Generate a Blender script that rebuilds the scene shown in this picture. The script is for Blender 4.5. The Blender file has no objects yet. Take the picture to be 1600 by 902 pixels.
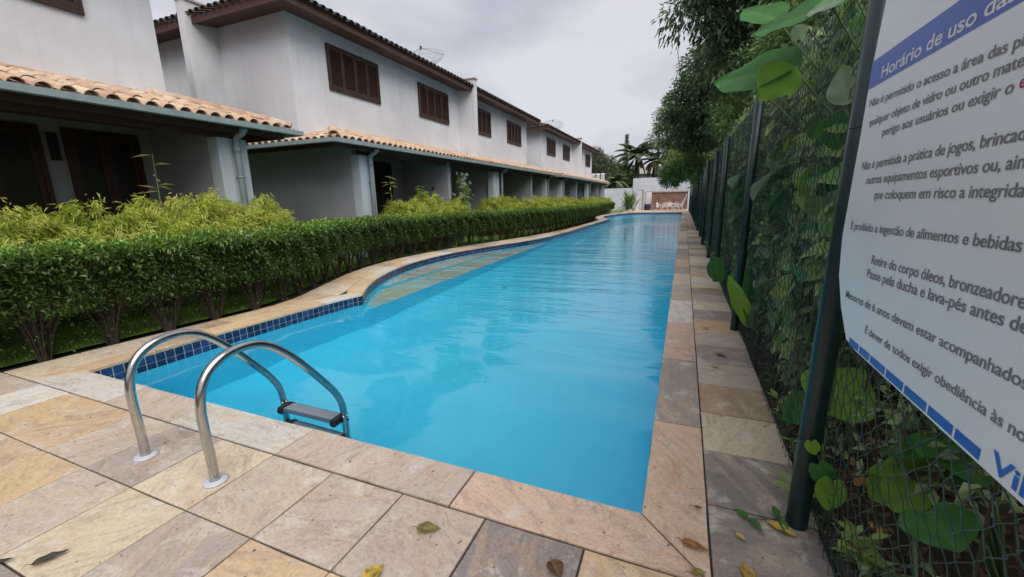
import bpy, math, random
import numpy as np
from mathutils import Matrix, Vector
from mathutils.geometry import tessellate_polygon
random.seed(7)
RNG = np.random.default_rng(11)
S = bpy.context.scene
COL = S.collection
PI = math.pi

# ---------------------------------------------------------------- camera
H = 1.5
F = 642.0
cam_d = bpy.data.cameras.new('camera'); cam = bpy.data.objects.new('camera', cam_d); COL.objects.link(cam)
fw = np.array([269.5, -145.0, F]); fw /= np.linalg.norm(fw)
p2 = np.array([269.5 - 1000, -145.0 + 20.0, F])
up = np.cross(fw, p2); up /= np.linalg.norm(up)
if up[1] > 0: up = -up
rt = np.cross(fw, up); rt /= np.linalg.norm(rt)
if rt[0] < 0: rt = -rt
R = np.array([rt, fw, up])
cx, cy, cz = R @ np.array([1, 0, 0]), R @ np.array([0, -1, 0]), R @ np.array([0, 0, -1])
cam.matrix_world = Matrix([[cx[i], cy[i], cz[i], (0, 0, H)[i]] for i in range(3)] + [[0, 0, 0, 1]])
cam_d.sensor_width = 36; cam_d.lens = F / 1600 * 36; cam_d.clip_start = 0.05; cam_d.clip_end = 2000
S.camera = cam
S.view_settings.view_transform = 'Standard'; S.view_settings.look = 'None'
S.view_settings.exposure = 0.46; S.view_settings.gamma = 1.0
S.cycles.max_bounces = 8; S.cycles.transmission_bounces = 6; S.cycles.transparent_max_bounces = 8

# ---------------------------------------------------------------- world: overcast daylight
SUN_EL, SUN_AZ = math.radians(52), math.radians(135)
w = bpy.data.worlds.new('World'); S.world = w; w.use_nodes = True
nt = w.node_tree; nt.nodes.clear()
def N(tree, t, **kw):
    n = tree.nodes.new(t)
    for k, v in kw.items(): setattr(n, k, v)
    return n
out = N(nt, 'ShaderNodeOutputWorld'); bg = N(nt, 'ShaderNodeBackground'); bg.inputs['Strength'].default_value = 0.1
sky = N(nt, 'ShaderNodeTexSky'); sky.sky_type = 'NISHITA'; sky.sun_disc = False
sky.sun_elevation = SUN_EL; sky.sun_rotation = SUN_AZ; sky.dust_density = 4; sky.air_density = 1.0
hs = N(nt, 'ShaderNodeHueSaturation'); hs.inputs['Saturation'].default_value = 0.3
tc = N(nt, 'ShaderNodeTexCoord'); mp = N(nt, 'ShaderNodeMapping'); mp.inputs['Scale'].default_value = (1, 1, 2.2)
nz = N(nt, 'ShaderNodeTexNoise'); nz.inputs['Scale'].default_value = 1.9; nz.inputs['Detail'].default_value = 5; nz.inputs['Roughness'].default_value = 0.5
cr = N(nt, 'ShaderNodeValToRGB')
cr.color_ramp.elements[0].position = 0.40; cr.color_ramp.elements[0].color = (0.64, 0.66, 0.79, 1)
cr.color_ramp.elements[1].position = 0.60; cr.color_ramp.elements[1].color = (1.0, 1.0, 1.07, 1)
vm = N(nt, 'ShaderNodeVectorMath', operation='SCALE'); vm.inputs['Scale'].default_value = 5.5
mx = N(nt, 'ShaderNodeMix', data_type='RGBA'); mx.inputs['Factor'].default_value = 0.88
L = nt.links.new
L(tc.outputs['Generated'], mp.inputs['Vector']); L(mp.outputs['Vector'], nz.inputs['Vector'])
L(nz.outputs['Fac'], cr.inputs['Fac']); L(cr.outputs['Color'], vm.inputs[0])
L(sky.outputs['Color'], hs.inputs['Color']); L(hs.outputs['Color'], mx.inputs['A']); L(vm.outputs['Vector'], mx.inputs['B'])
L(mx.outputs['Result'], bg.inputs['Color']); L(bg.outputs['Background'], out.inputs['Surface'])
sd = bpy.data.lights.new('sun', 'SUN'); sd.energy = 2.3; sd.angle = math.radians(60); sd.color = (1.0, 0.97, 0.93)
sun = bpy.data.objects.new('sun', sd); COL.objects.link(sun)
# sky sun_rotation is measured clockwise from +Y
sdir = Vector((math.sin(SUN_AZ) * math.cos(SUN_EL), math.cos(SUN_AZ) * math.cos(SUN_EL), math.sin(SUN_EL)))
sun.rotation_euler = sdir.to_track_quat('Z', 'Y').to_euler()

# ---------------------------------------------------------------- materials
def lin(r, g, b):
    f = lambda c: (c / 255 / 12.92) if c / 255 <= 0.04045 else ((c / 255 + 0.055) / 1.055) ** 2.4
    return (f(r), f(g), f(b), 1)
def newmat(name):
    m = bpy.data.materials.new(name); m.use_nodes = True
    t = m.node_tree; p = t.nodes['Principled BSDF']
    return m, t, p
def noise(t, scale, detail=4, rough=0.55, vec=None, dist=0.0):
    n = N(t, 'ShaderNodeTexNoise'); n.inputs['Scale'].default_value = scale; n.inputs['Detail'].default_value = detail
    n.inputs['Roughness'].default_value = rough; n.inputs['Distortion'].default_value = dist
    if vec is not None: t.links.new(vec, n.inputs['Vector'])
    return n
def ramp(t, fac, stops):
    r = N(t, 'ShaderNodeValToRGB'); e = r.color_ramp.elements
    e[0].position, e[0].color = stops[0][0], stops[0][1]
    e[1].position, e[1].color = stops[-1][0], stops[-1][1]
    for pos, c in stops[1:-1]:
        q = e.new(pos); q.color = c
    t.links.new(fac, r.inputs['Fac']); return r
def mixc(t, a, b, fac, mode='MIX'):
    n = N(t, 'ShaderNodeMix', data_type='RGBA', blend_type=mode)
    for s, v in (('A', a), ('B', b), ('Factor', fac)):
        if isinstance(v, (tuple, float, int)): n.inputs[s].default_value = v
        else: t.links.new(v, n.inputs[s])
    return n.outputs['Result']
def bump(t, p, h, strength=0.3, dist=0.01):
    b = N(t, 'ShaderNodeBump'); b.inputs['Strength'].default_value = strength; b.inputs['Distance'].default_value = dist
    t.links.new(h, b.inputs['Height']); t.links.new(b.outputs['Normal'], p.inputs['Normal']); return b
def objvec(t, kind='Object'):
    return N(t, 'ShaderNodeTexCoord').outputs[kind]
def worldpos(t): return N(t, 'ShaderNodeNewGeometry').outputs['Position']
def simple(name, col, rough=0.6, metal=0.0, var=0.15, scale=8, bmp=0.1, bscale=60, spec=0.5):
    m, t, p = newmat(name)
    v = worldpos(t)
    n = noise(t, scale, 5, 0.6, v)
    c = ramp(t, n.outputs['Fac'], [(0.25, tuple(x * (1 - var) for x in col[:3]) + (1,)), (0.75, tuple(min(1, x * (1 + var)) for x in col[:3]) + (1,))])
    t.links.new(c.outputs['Color'], p.inputs['Base Color'])
    p.inputs['Roughness'].default_value = rough; p.inputs['Metallic'].default_value = metal; p.inputs['Specular IOR Level'].default_value = spec
    if bmp:
        b = noise(t, bscale, 4, 0.6, v); bump(t, p, b.outputs['Fac'], bmp, 0.01)
    return m
# quartzite paving: the slab colour comes from the object, veins and stains from noise
def stone_mat():
    m, t, p = newmat('quartzite')
    oi = N(t, 'ShaderNodeObjectInfo'); pos = worldpos(t)
    sc = N(t, 'ShaderNodeVectorMath', operation='SCALE'); t.links.new(oi.outputs['Random'], sc.inputs['Scale']); sc.inputs[0].default_value = (31, 17, 23)
    ad = N(t, 'ShaderNodeVectorMath', operation='ADD'); t.links.new(pos, ad.inputs[0]); t.links.new(sc.outputs[0], ad.inputs[1])
    v = ad.outputs[0]
    rot = N(t, 'ShaderNodeVectorRotate', rotation_type='Z_AXIS'); t.links.new(v, rot.inputs['Vector'])
    ml = N(t, 'ShaderNodeMath', operation='MULTIPLY'); ml.inputs[1].default_value = 9.0; t.links.new(oi.outputs['Random'], ml.inputs[0]); t.links.new(ml.outputs[0], rot.inputs['Angle'])
    mpn = N(t, 'ShaderNodeMapping'); mpn.inputs['Scale'].default_value = (1.0, 3.2, 1); t.links.new(rot.outputs[0], mpn.inputs['Vector'])
    big = noise(t, 2.6, 5, 0.6, mpn.outputs[0], 0.8)
    col = mixc(t, oi.outputs['Color'], lin(198, 180, 152), ramp(t, big.outputs['Fac'], [(0.46, (0, 0, 0, 1)), (0.68, (0.6, 0.6, 0.6, 1))]).outputs['Color'])
    big2 = noise(t, 3.3, 6, 0.65, mpn.outputs[0], 1.5)
    col = mixc(t, col, lin(146, 126, 120), ramp(t, big2.outputs['Fac'], [(0.50, (0, 0, 0, 1)), (0.72, (0.6, 0.6, 0.6, 1))]).outputs['Color'])
    bl = noise(t, 5.0, 8, 0.7, v, 0.4)
    col = mixc(t, col, lin(212, 204, 194), ramp(t, bl.outputs['Fac'], [(0.53, (0, 0, 0, 1)), (0.66, (0.75, 0.75, 0.75, 1))]).outputs['Color'])
    rs = noise(t, 2.1, 5, 0.6, rot.outputs[0], 2.0)
    col = mixc(t, col, lin(178, 132, 104), ramp(t, rs.outputs['Fac'], [(0.56, (0, 0, 0, 1)), (0.75, (0.45, 0.45, 0.45, 1))]).outputs['Color'])
    mpv = N(t, 'ShaderNodeMapping'); mpv.inputs['Scale'].default_value = (1.0, 2.2, 1); t.links.new(rot.outputs[0], mpv.inputs['Vector'])
    vn = noise(t, 1.6, 6, 0.62, mpv.outputs[0], 1.2)
    vr = ramp(t, vn.outputs['Fac'], [(0.493, (0, 0, 0, 1)), (0.5, (0.38, 0.38, 0.38, 1)), (0.507, (0, 0, 0, 1))])
    col = mixc(t, col, lin(92, 70, 54), vr.outputs['Color'])
    fi = noise(t, 55, 6, 0.75, v)
    col = mixc(t, col, ramp(t, fi.outputs['Fac'], [(0.3, (0.62, 0.6, 0.57, 1)), (0.6, (1.05, 1.04, 1.03, 1))]).outputs['Color'], 0.7, 'MULTIPLY')
    sp = noise(t, 28, 2, 0.5, v)
    col = mixc(t, col, lin(80, 66, 54), ramp(t, sp.outputs['Fac'], [(0.70, (0, 0, 0, 1)), (0.76, (0.8, 0.8, 0.8, 1))]).outputs['Color'])
    t.links.new(col, p.inputs['Base Color'])
    rr = ramp(t, big.outputs['Fac'], [(0.3, (0.42, 0.42, 0.42, 1)), (0.7, (0.72, 0.72, 0.72, 1))]); t.links.new(rr.outputs['Color'], p.inputs['Roughness'])
    hh = N(t, 'ShaderNodeMath', operation='ADD'); t.links.new(bl.outputs['Fac'], hh.inputs[0]); t.links.new(fi.outputs['Fac'], hh.inputs[1])
    bump(t, p, hh.outputs[0], 0.35, 0.006)
    return m
def plaster_mat(name, col, dirt=0.35):
    m, t, p = newmat(name); v = worldpos(t)
    a = noise(t, 0.7, 5, 0.6, v); mpn = N(t, 'ShaderNodeMapping'); mpn.inputs['Scale'].default_value = (3, 3, 0.35); t.links.new(v, mpn.inputs['Vector'])
    s = noise(t, 2.0, 6, 0.65, mpn.outputs[0])
    c = mixc(t, col, tuple(x * 0.8 for x in col[:3]) + (1,), ramp(t, a.outputs['Fac'], [(0.35, (0, 0, 0, 1)), (0.75, (1, 1, 1, 1))]).outputs['Color'])
    c = mixc(t, c, tuple(x * 0.62 for x in col[:3]) + (1,), ramp(t, s.outputs['Fac'], [(0.52, (0, 0, 0, 1)), (0.8, (dirt, dirt, dirt, 1))]).outputs['Color'])
    t.links.new(c, p.inputs['Base Color']); p.inputs['Roughness'].default_value = 0.85
    b = noise(t, 90, 5, 0.7, v); bump(t, p, b.outputs['Fac'], 0.25, 0.004)
    return m
def rndfac(t):
    at = N(t, 'ShaderNodeAttribute'); at.attribute_name = 'rnd'
    oi = N(t, 'ShaderNodeObjectInfo')
    a = N(t, 'ShaderNodeMath', operation='ADD'); t.links.new(at.outputs['Fac'], a.inputs[0]); t.links.new(oi.outputs['Random'], a.inputs[1])
    f = N(t, 'ShaderNodeMath', operation='FRACT'); t.links.new(a.outputs[0], f.inputs[0]); return f.outputs[0]
def clay_mat(name, cols, moss):
    m, t, p = newmat(name); v = worldpos(t)
    c = ramp(t, rndfac(t), [(i / (len(cols) - 1), k) for i, k in enumerate(cols)]).outputs['Color']
    n = noise(t, 9, 6, 0.7, v)
    c = mixc(t, c, moss, ramp(t, n.outputs['Fac'], [(0.48, (0, 0, 0, 1)), (0.68, (0.8, 0.8, 0.8, 1))]).outputs['Color'])
    t.links.new(c, p.inputs['Base Color']); p.inputs['Roughness'].default_value = 0.85
    b = noise(t, 70, 4, 0.7, v); bump(t, p, b.outputs['Fac'], 0.3, 0.005); return m
def leaf_mat(name, cols, rough=0.42, trans=0.3):
    m, t, p = newmat(name)
    at = N(t, 'ShaderNodeAttribute'); at.attribute_name = 'rnd'; oi = N(t, 'ShaderNodeObjectInfo')
    mm = N(t, 'ShaderNodeMath', operation='MULTIPLY_ADD'); t.links.new(oi.outputs['Random'], mm.inputs[0]); mm.inputs[1].default_value = 0.16; t.links.new(at.outputs['Fac'], mm.inputs[2])
    sb = N(t, 'ShaderNodeMath', operation='SUBTRACT'); t.links.new(mm.outputs[0], sb.inputs[0]); sb.inputs[1].default_value = 0.08
    c = ramp(t, sb.outputs[0], [(i / (len(cols) - 1), k) for i, k in enumerate(cols)]).outputs['Color']
    t.links.new(c, p.inputs['Base Color']); p.inputs['Roughness'].default_value = rough
    tr = N(t, 'ShaderNodeBsdfTranslucent'); t.links.new(c, tr.inputs['Color'])
    ms = N(t, 'ShaderNodeMixShader'); ms.inputs[0].default_value = trans
    o = t.nodes['Material Output']
    t.links.new(p.outputs[0], ms.inputs[1]); t.links.new(tr.outputs[0], ms.inputs[2]); t.links.new(ms.outputs[0], o.inputs['Surface'])
    return m
def c4(r, g, b): return (r, g, b, 1)
M = {}
M['stone'] = stone_mat()
M['mortar'] = simple('joint_dirt', c4(0.05, 0.042, 0.033), 0.95, scale=20)
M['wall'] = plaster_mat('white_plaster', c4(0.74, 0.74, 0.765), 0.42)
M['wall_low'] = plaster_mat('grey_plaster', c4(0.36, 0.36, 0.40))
M['pillar'] = plaster_mat('pale_blue_plaster', c4(0.50, 0.56, 0.60), 0.25)
M['clay'] = clay_mat('pale_clay', [lin(184, 148, 124), lin(206, 176, 146), lin(196, 160, 132), lin(216, 194, 168), lin(178, 138, 114)], lin(150, 138, 122))
M['clay_old'] = clay_mat('weathered_clay', [lin(86, 74, 68), lin(70, 62, 60), lin(104, 82, 70)], lin(48, 50, 46))
M['wood'] = simple('brown_timber', c4(0.085, 0.038, 0.028), 0.6, var=0.35, scale=12, bmp=0.3, bscale=50)
M['shutter'] = simple('shutter_timber', c4(0.045, 0.018, 0.011), 0.5, var=0.4, scale=6, bmp=0.2, bscale=50)
M['dark'] = simple('dark_opening', c4(0.008, 0.008, 0.009), 0.3, var=0.2)
M['gutter'] = simple('painted_gutter', c4(0.27, 0.33, 0.34), 0.45, var=0.15, bmp=0.05)
M['soil'] = simple('damp_soil', c4(0.035, 0.026, 0.018), 0.95, var=0.5, scale=14, bmp=0.8, bscale=40)
M['lawn'] = simple('lawn_base', c4(0.12, 0.22, 0.035), 0.95, var=0.45, scale=6, bmp=0.8, bscale=70)
M['metal'] = simple('polished_steel', c4(0.50, 0.50, 0.49), 0.17, 1.0, var=0.12, scale=18, bmp=0.03, bscale=40)
M['flange'] = simple('white_plastic', c4(0.46, 0.46, 0.50), 0.4, var=0.12)
M['blackp'] = simple('black_rubber', c4(0.012, 0.012, 0.014), 0.45, var=0.2)
M['tread'] = simple('grey_tread', c4(0.10, 0.15, 0.19), 0.35, var=0.2)
M['green'] = simple('green_enamel', c4(0.006, 0.028, 0.028), 0.33, var=0.3, scale=10, bmp=0.08)
M['wire'] = simple('green_coated_wire', c4(0.03, 0.085, 0.08), 0.25, var=0.6, scale=30, bmp=0)
M['white'] = simple('white_resin', c4(0.75, 0.75, 0.75), 0.45, var=0.06)
M['concrete'] = plaster_mat('boundary_render', c4(0.60, 0.61, 0.67), 0.3)
M['stem'] = simple('brown_stem', c4(0.06, 0.045, 0.03), 0.9, var=0.5, scale=20, bmp=0.5)
M['bark'] = simple('grey_bark', c4(0.09, 0.075, 0.06), 0.95, var=0.45, scale=6, bmp=0.8, bscale=18)
M['navy'] = simple('navy_plastic', c4(0.012, 0.016, 0.05), 0.4)
M['cane'] = simple('green_cane', c4(0.2, 0.26, 0.07), 0.6, var=0.4)
M['petiole'] = simple('leaf_petiole', c4(0.07, 0.12, 0.04), 0.6, var=0.4)
M['granite'] = simple('pinkish_pillar', c4(0.33, 0.28, 0.26), 0.8, var=0.3, scale=5)
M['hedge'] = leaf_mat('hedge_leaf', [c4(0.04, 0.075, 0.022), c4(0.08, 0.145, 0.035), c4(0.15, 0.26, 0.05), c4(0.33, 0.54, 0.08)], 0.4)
M['bush'] = leaf_mat('feathery_leaf', [c4(0.24, 0.30, 0.04), c4(0.42, 0.52, 0.06), c4(0.62, 0.68, 0.13), c4(0.78, 0.74, 0.28)], 0.5, 0.45)
M['tree_dark'] = leaf_mat('dark_tree_leaf', [c4(0.055, 0.09, 0.045), c4(0.10, 0.155, 0.07), c4(0.16, 0.24, 0.095), c4(0.25, 0.30, 0.15)], 0.4)
M['tree_mid'] = leaf_mat('tree_leaf', [c4(0.08, 0.13, 0.05), c4(0.14, 0.22, 0.07), c4(0.23, 0.35, 0.10), c4(0.40, 0.52, 0.16)], 0.42)
M['vine'] = leaf_mat('undergrowth_leaf', [c4(0.13, 0.19, 0.09), c4(0.24, 0.33, 0.15), c4(0.38, 0.49, 0.24), c4(0.6, 0.62, 0.28)], 0.38)
M['vineleaf'] = leaf_mat('vine_leaf', [c4(0.07, 0.15, 0.045), c4(0.13, 0.26, 0.07), c4(0.21, 0.37, 0.10), c4(0.36, 0.50, 0.10)], 0.4)
M['palm'] = leaf_mat('palm_leaf', [c4(0.10, 0.13, 0.08), c4(0.19, 0.23, 0.13), c4(0.30, 0.35, 0.22)], 0.45)
M['deadpalm'] = leaf_mat('dead_frond', [c4(0.09, 0.07, 0.06), c4(0.16, 0.13, 0.11)], 0.8)
M['litter'] = leaf_mat('dry_leaf', [c4(0.03, 0.018, 0.012), c4(0.08, 0.042, 0.022), c4(0.16, 0.085, 0.04), c4(0.3, 0.19, 0.1)], 0.6, 0.1)
M['grass'] = leaf_mat('grass_blade', [c4(0.12, 0.24, 0.03), c4(0.22, 0.38, 0.05), c4(0.32, 0.46, 0.08)], 0.6)
M['petal'] = leaf_mat('white_petal', [c4(0.6, 0.6, 0.58), c4(0.75, 0.75, 0.72)], 0.6)

# ---------------------------------------------------------------- object helpers
def tag(o, label=None, cat=None, group=None, kind=None):
    if label: o['label'] = label
    if cat: o['category'] = cat
    if group: o['group'] = group
    if kind: o['kind'] = kind
    return o
def link(name, me, parent=None, mat=None, smooth=False):
    o = bpy.data.objects.new(name, me); COL.objects.link(o)
    if mat is not None and len(me.materials) == 0: me.materials.append(mat)
    if parent is not None: o.parent = parent
    if smooth and len(me.polygons):
        me.polygons.foreach_set('use_smooth', [True] * len(me.polygons))
    return o
def empty(name, loc=(0, 0, 0), rz=0.0, **kw):
    o = bpy.data.objects.new(name, None); COL.objects.link(o); o.location = loc; o.rotation_euler = (0, 0, rz)
    o.empty_display_size = 0.2
    return tag(o, **kw)
def copy_tree(o, parent=None):
    c = o.copy(); COL.objects.link(c); c.parent = parent
    for ch in list(o.children): copy_tree(ch, c)
    return c
class MB:
    def __init__(s): s.v = []; s.f = []
    def box(s, x0, x1, y0, y1, z0, z1):
        b = len(s.v)
        s.v += [(x0, y0, z0), (x1, y0, z0), (x1, y1, z0), (x0, y1, z0), (x0, y0, z1), (x1, y0, z1), (x1, y1, z1), (x0, y1, z1)]
        s.f += [(b, b + 3, b + 2, b + 1), (b + 4, b + 5, b + 6, b + 7), (b, b + 1, b + 5, b + 4), (b + 1, b + 2, b + 6, b + 5), (b + 2, b + 3, b + 7, b + 6), (b + 3, b, b + 4, b + 7)]
        return s
    def prism(s, pts, z0, z1, axis='z'):
        n = len(pts); b = len(s.v)
        def P(p, h):
            return (p[0], p[1], h) if axis == 'z' else ((h, p[0], p[1]) if axis == 'x' else (p[0], h, p[1]))
        s.v += [P(p, z0) for p in pts] + [P(p, z1) for p in pts]
        s.f += [tuple(range(b + n - 1, b - 1, -1)), tuple(range(b + n, b + 2 * n))]
        s.f += [(b + i, b + (i + 1) % n, b + n + (i + 1) % n, b + n + i) for i in range(n)]
        return s
    def tube(s, pts, r, n=8, cap=True):
        pts = [Vector(p) for p in pts]
        rs = r if isinstance(r, (list, tuple)) else [r] * len(pts)
        b = len(s.v); prev = None
        for i, p in enumerate(pts):
            d = (pts[min(i + 1, len(pts) - 1)] - pts[max(i - 1, 0)])
            d = d.normalized() if d.length > 1e-9 else Vector((0, 0, 1))
            if prev is None:
                a = Vector((0, 0, 1)) if abs(d.z) < 0.9 else Vector((1, 0, 0))
                u = d.cross(a).normalized()
            else:
                u = (prev - d * prev.dot(d)).normalized()
            prev = u; vv = d.cross(u)
            for k in range(n):
                a = 2 * PI * k / n
                q = p + (u * math.cos(a) + vv * math.sin(a)) * rs[i]
                s.v.append(tuple(q))
        for i in range(len(pts) - 1):
            for k in range(n):
                s.f.append((b + i * n + k, b + i * n + (k + 1) % n, b + (i + 1) * n + (k + 1) % n, b + (i + 1) * n + k))
        if cap:
            s.f.append(tuple(b + k for k in range(n - 1, -1, -1))); e = b + (len(pts) - 1) * n
            s.f.append(tuple(e + k for k in range(n)))
        return s
    def lathe(s, prof, n=16, c=(0, 0, 0)):
        b = len(s.v)
        for r, z in prof:
            for k in range(n):
                a = 2 * PI * k / n; s.v.append((c[0] + r * math.cos(a), c[1] + r * math.sin(a), c[2] + z))
        for i in range(len(prof) - 1):
            for k in range(n): s.f.append((b + i * n + k, b + i * n + (k + 1) % n, b + (i + 1) * n + (k + 1) % n, b + (i + 1) * n + k))
        return s
    def quad(s, *p):
        b = len(s.v); s.v += [tuple(q) for q in p]; s.f.append(tuple(range(b, b + len(p)))); return s
    def mesh(s, name, mat=None):
        me = bpy.data.meshes.new(name); me.from_pydata(s.v, [], s.f); me.update()
        if mat: me.materials.append(mat)
        return me
    def build(s, name, mat, parent=None, smooth=False, bevel=0):
        o = link(name, s.mesh(name, mat), parent, None, smooth)
        if bevel:
            md = o.modifiers.new('bevel', 'BEVEL'); md.width = bevel; md.segments = 2; md.limit_method = 'ANGLE'
        return o
def np_mesh(name, V, Q, rnd=None, mat=None, smooth=False):
    """V (n,3), Q (m,k) faces, rnd per vertex"""
    me = bpy.data.meshes.new(name); k = Q.shape[1]
    me.vertices.add(len(V)); me.vertices.foreach_set('co', V.astype(np.float32).ravel())
    me.loops.add(Q.size); me.loops.foreach_set('vertex_index', Q.astype(np.int32).ravel())
    me.polygons.add(len(Q)); me.polygons.foreach_set('loop_start', np.arange(0, Q.size, k, dtype=np.int32))
    try: me.polygons.foreach_set('loop_total', np.full(len(Q), k, dtype=np.int32))
    except Exception: pass
    if smooth: me.polygons.foreach_set('use_smooth', np.ones(len(Q), dtype=bool))
    if rnd is not None:
        a = me.attributes.new('rnd', 'FLOAT', 'POINT'); a.data.foreach_set('value', rnd.astype(np.float32))
    me.update(calc_edges=True)
    if mat: me.materials.append(mat)
    return me
def unit(a): return a / np.maximum(np.linalg.norm(a, axis=1, keepdims=True), 1e-9)
def leaves(P, D, Nn, ln, wd, rnd, fold=0.18, droop=0.15):
    """leaf quads: base P, direction D, normal Nn, length ln, width wd (arrays)"""
    D = unit(D); Nn = Nn - D * (Nn * D).sum(1, keepdims=True); Nn = unit(Nn); W = np.cross(D, Nn)
    ln = ln[:, None]; wd = wd[:, None]
    b = P; t = P + D * ln - Nn * ln * droop; m = P + D * ln * 0.45
    l = m + W * wd * 0.5 + Nn * wd * fold; r = m - W * wd * 0.5 + Nn * wd * fold
    n = len(P); V = np.stack([b, l, t, r], 1).reshape(-1, 3)
    i = np.arange(n) * 4
    Q = np.concatenate([np.stack([i, i + 1, i + 2], 1), np.stack([i, i + 2, i + 3], 1)])
    return V, Q, np.repeat(rnd, 4)
def leaves_round(P, D, Nn, ln, wd, rnd, fold=0.12, droop=0.2, heart=True):
    """ten-point leaf blades with a midrib crease and a pointed tip, for those seen from close by"""
    D = unit(D); Nn = Nn - D * (Nn * D).sum(1, keepdims=True); Nn = unit(Nn); W = np.cross(D, Nn); ln = ln[:, None]; wd = wd[:, None]
    prof = [(0.0, 0.0), (-0.09, 0.26), (0.10, 0.47), (0.34, 0.52), (0.62, 0.36), (0.84, 0.15), (1.0, 0.0)] if heart else [(0, 0), (.06, .16), (.2, .36), (.42, .46), (.68, .34), (.86, .16), (1, 0)]
    mid = [P + D * ln * u - Nn * ln * droop * u * u for u in (0.0, 0.12, 0.2, 0.4, 0.66, 0.86, 1.0)]
    L_ = [P + D * ln * u - Nn * ln * droop * max(0, u) ** 2 + W * wd * v + Nn * wd * fold * v * 2 for u, v in prof]; R_ = [P + D * ln * u - Nn * ln * droop * max(0, u) ** 2 - W * wd * v + Nn * wd * fold * v * 2 for u, v in prof]
    V = np.stack(mid + L_[1:6] + R_[1:6], 1); n = len(P); V = V.reshape(-1, 3); k = 17; i = np.arange(n)[:, None] * k; Q = []
    for s0, fl in ((7, 0), (12, 1)):
        ed = [0] + [s0 + j for j in range(5)] + [6]
        for j in range(6):
            for tr in ((j, ed[j], ed[j + 1]), (j, ed[j + 1], j + 1)):
                if len(set(tr)) == 3: Q.append(i + np.array([tr if fl == 0 else tr[::-1]]))
    return V, np.concatenate(Q), np.repeat(rnd, k)
def joinparts(parts):
    V = []; Q = []; Rr = []; o = 0
    for v, q, r in parts:
        V.append(v); Q.append(q + o); Rr.append(r); o += len(v)
    return np.concatenate(V), np.concatenate(Q), np.concatenate(Rr)
def rdir(n): return unit(RNG.normal(size=(n, 3)))
def clump_leaves(centers, rad, per, ln, wd, base_r=0.5, spread=0.35, out_from=None, upb=0.25, droop=0.2, flat=0.75):
    """leaves round clump centres; every clump has one tone, every leaf a little of its own"""
    n = len(centers); C = np.repeat(centers, per, 0); rr = np.repeat(rad, per) if np.ndim(rad) else np.full(n * per, rad)
    off = rdir(n * per) * (RNG.random(n * per) ** 0.5)[:, None] * rr[:, None]; off[:, 2] *= flat
    P = C + off
    D = off / rr[:, None] + rdir(n * per) * 0.7
    if out_from is not None: D += unit(P - out_from) * 0.6
    D[:, 2] -= droop
    Nn = rdir(n * per) * 0.6 + np.array([0, 0, 1.0]); Nn += unit(off) * 0.3
    k = n * per
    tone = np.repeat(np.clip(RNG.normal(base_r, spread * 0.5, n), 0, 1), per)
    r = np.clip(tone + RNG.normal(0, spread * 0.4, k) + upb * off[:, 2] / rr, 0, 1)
    s = RNG.uniform(0.65, 1.25, k)
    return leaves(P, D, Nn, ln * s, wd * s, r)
def blob_centers(c, r, n, inner=0.55):
    d = rdir(n); k = inner + (1 - inner) * RNG.random(n) ** 0.6
    return np.array(c) + d * np.array(r) * k[:, None]

# ---------------------------------------------------------------- pool outline
LEFT = [(-5.09, 1.82), (-5.08, 3.0), (-5.02, 4.2), (-4.93, 5.0), (-4.86, 5.22), (-5.02, 5.45), (-5.34, 5.92), (-5.73, 6.67), (-6.1, 7.75), (-6.3, 8.9), (-6.3, 10.3), (-6.06, 11.6),
        (-5.68, 12.95), (-5.25, 14.4), (-4.97, 16.2), (-4.86, 19.0), (-4.86, 23), (-4.84, 28.0), (-4.72, 29.3), (-5.15, 30.5), (-5.75, 32.3), (-6.05, 34.8), (-5.9, 37.5), (-5.3, 40), (-4.7, 41.6), (-3.9, 42.5)]
OUTER = [(-5.86, 1.52), (-5.8, 2.4), (-5.68, 3.6), (-5.63, 4.3), (-5.9, 5.04), (-6.55, 6.5), (-6.9, 7.6), (-7.06, 8.9), (-7.0, 10.2), (-6.72, 12), (-6.25, 14), (-5.65, 16.8), (-5.32, 20.5),
         (-5.27, 28), (-5.5, 29.4), (-6.1, 30.8), (-6.45, 33), (-6.55, 36), (-6.4, 39), (-5.9, 42), (-5.9, 44)]
WATER_Z = -0.17; DEEP = -1.55
def smooth_poly(pts, keep=(), it=2):
    P = [Vector(p) for p in pts]; keepv = [Vector(k) for k in keep]
    for _ in range(it):
        Q = [P[0]]
        for i in range(len(P) - 1):
            a, b = P[i], P[i + 1]
            ka = any((a - k).length < 1e-4 for k in keepv); kb = any((b - k).length < 1e-4 for k in keepv)
            if not (i == 0 or ka): Q.append(a * 0.75 + b * 0.25)
            elif ka: Q.append(a.copy()) if (Q[-1] - a).length > 1e-5 else None
            if not (i == len(P) - 2 or kb): Q.append(a * 0.25 + b * 0.75)
        Q.append(P[-1]); P = Q
    return [tuple(p) for p in P]
LEFTS = smooth_poly(LEFT, keep=[(-4.86, 5.22), (-4.72, 29.3), (-4.86, 19.0)])
OUTERS = smooth_poly(OUTER)
poly = LEFTS + [(-0.1, 42.5), (-0.1, 1.82)]      # clockwise seen from above
def sample_path(pts):
    P = [Vector(p) for p in pts]; L_ = [0]
    for a, b in zip(P, P[1:]): L_.append(L_[-1] + (b - a).length)
    def at(s):
        s = max(0, min(L_[-1], s))
        for i in range(len(P) - 1):
            if s <= L_[i + 1] + 1e-9:
                d = L_[i + 1] - L_[i]; k = (s - L_[i]) / d if d else 0
                return P[i].lerp(P[i + 1], k)
        return P[-1]
    return at, L_[-1]
def x_on(pts, y):
    for a, b in zip(pts, pts[1:]):
        if a[1] <= y <= b[1] and b[1] > a[1]:
            return a[0] + (b[0] - a[0]) * (y - a[1]) / (b[1] - a[1])
    return pts[-1][0] if y > pts[-1][1] else pts[0][0]

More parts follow.
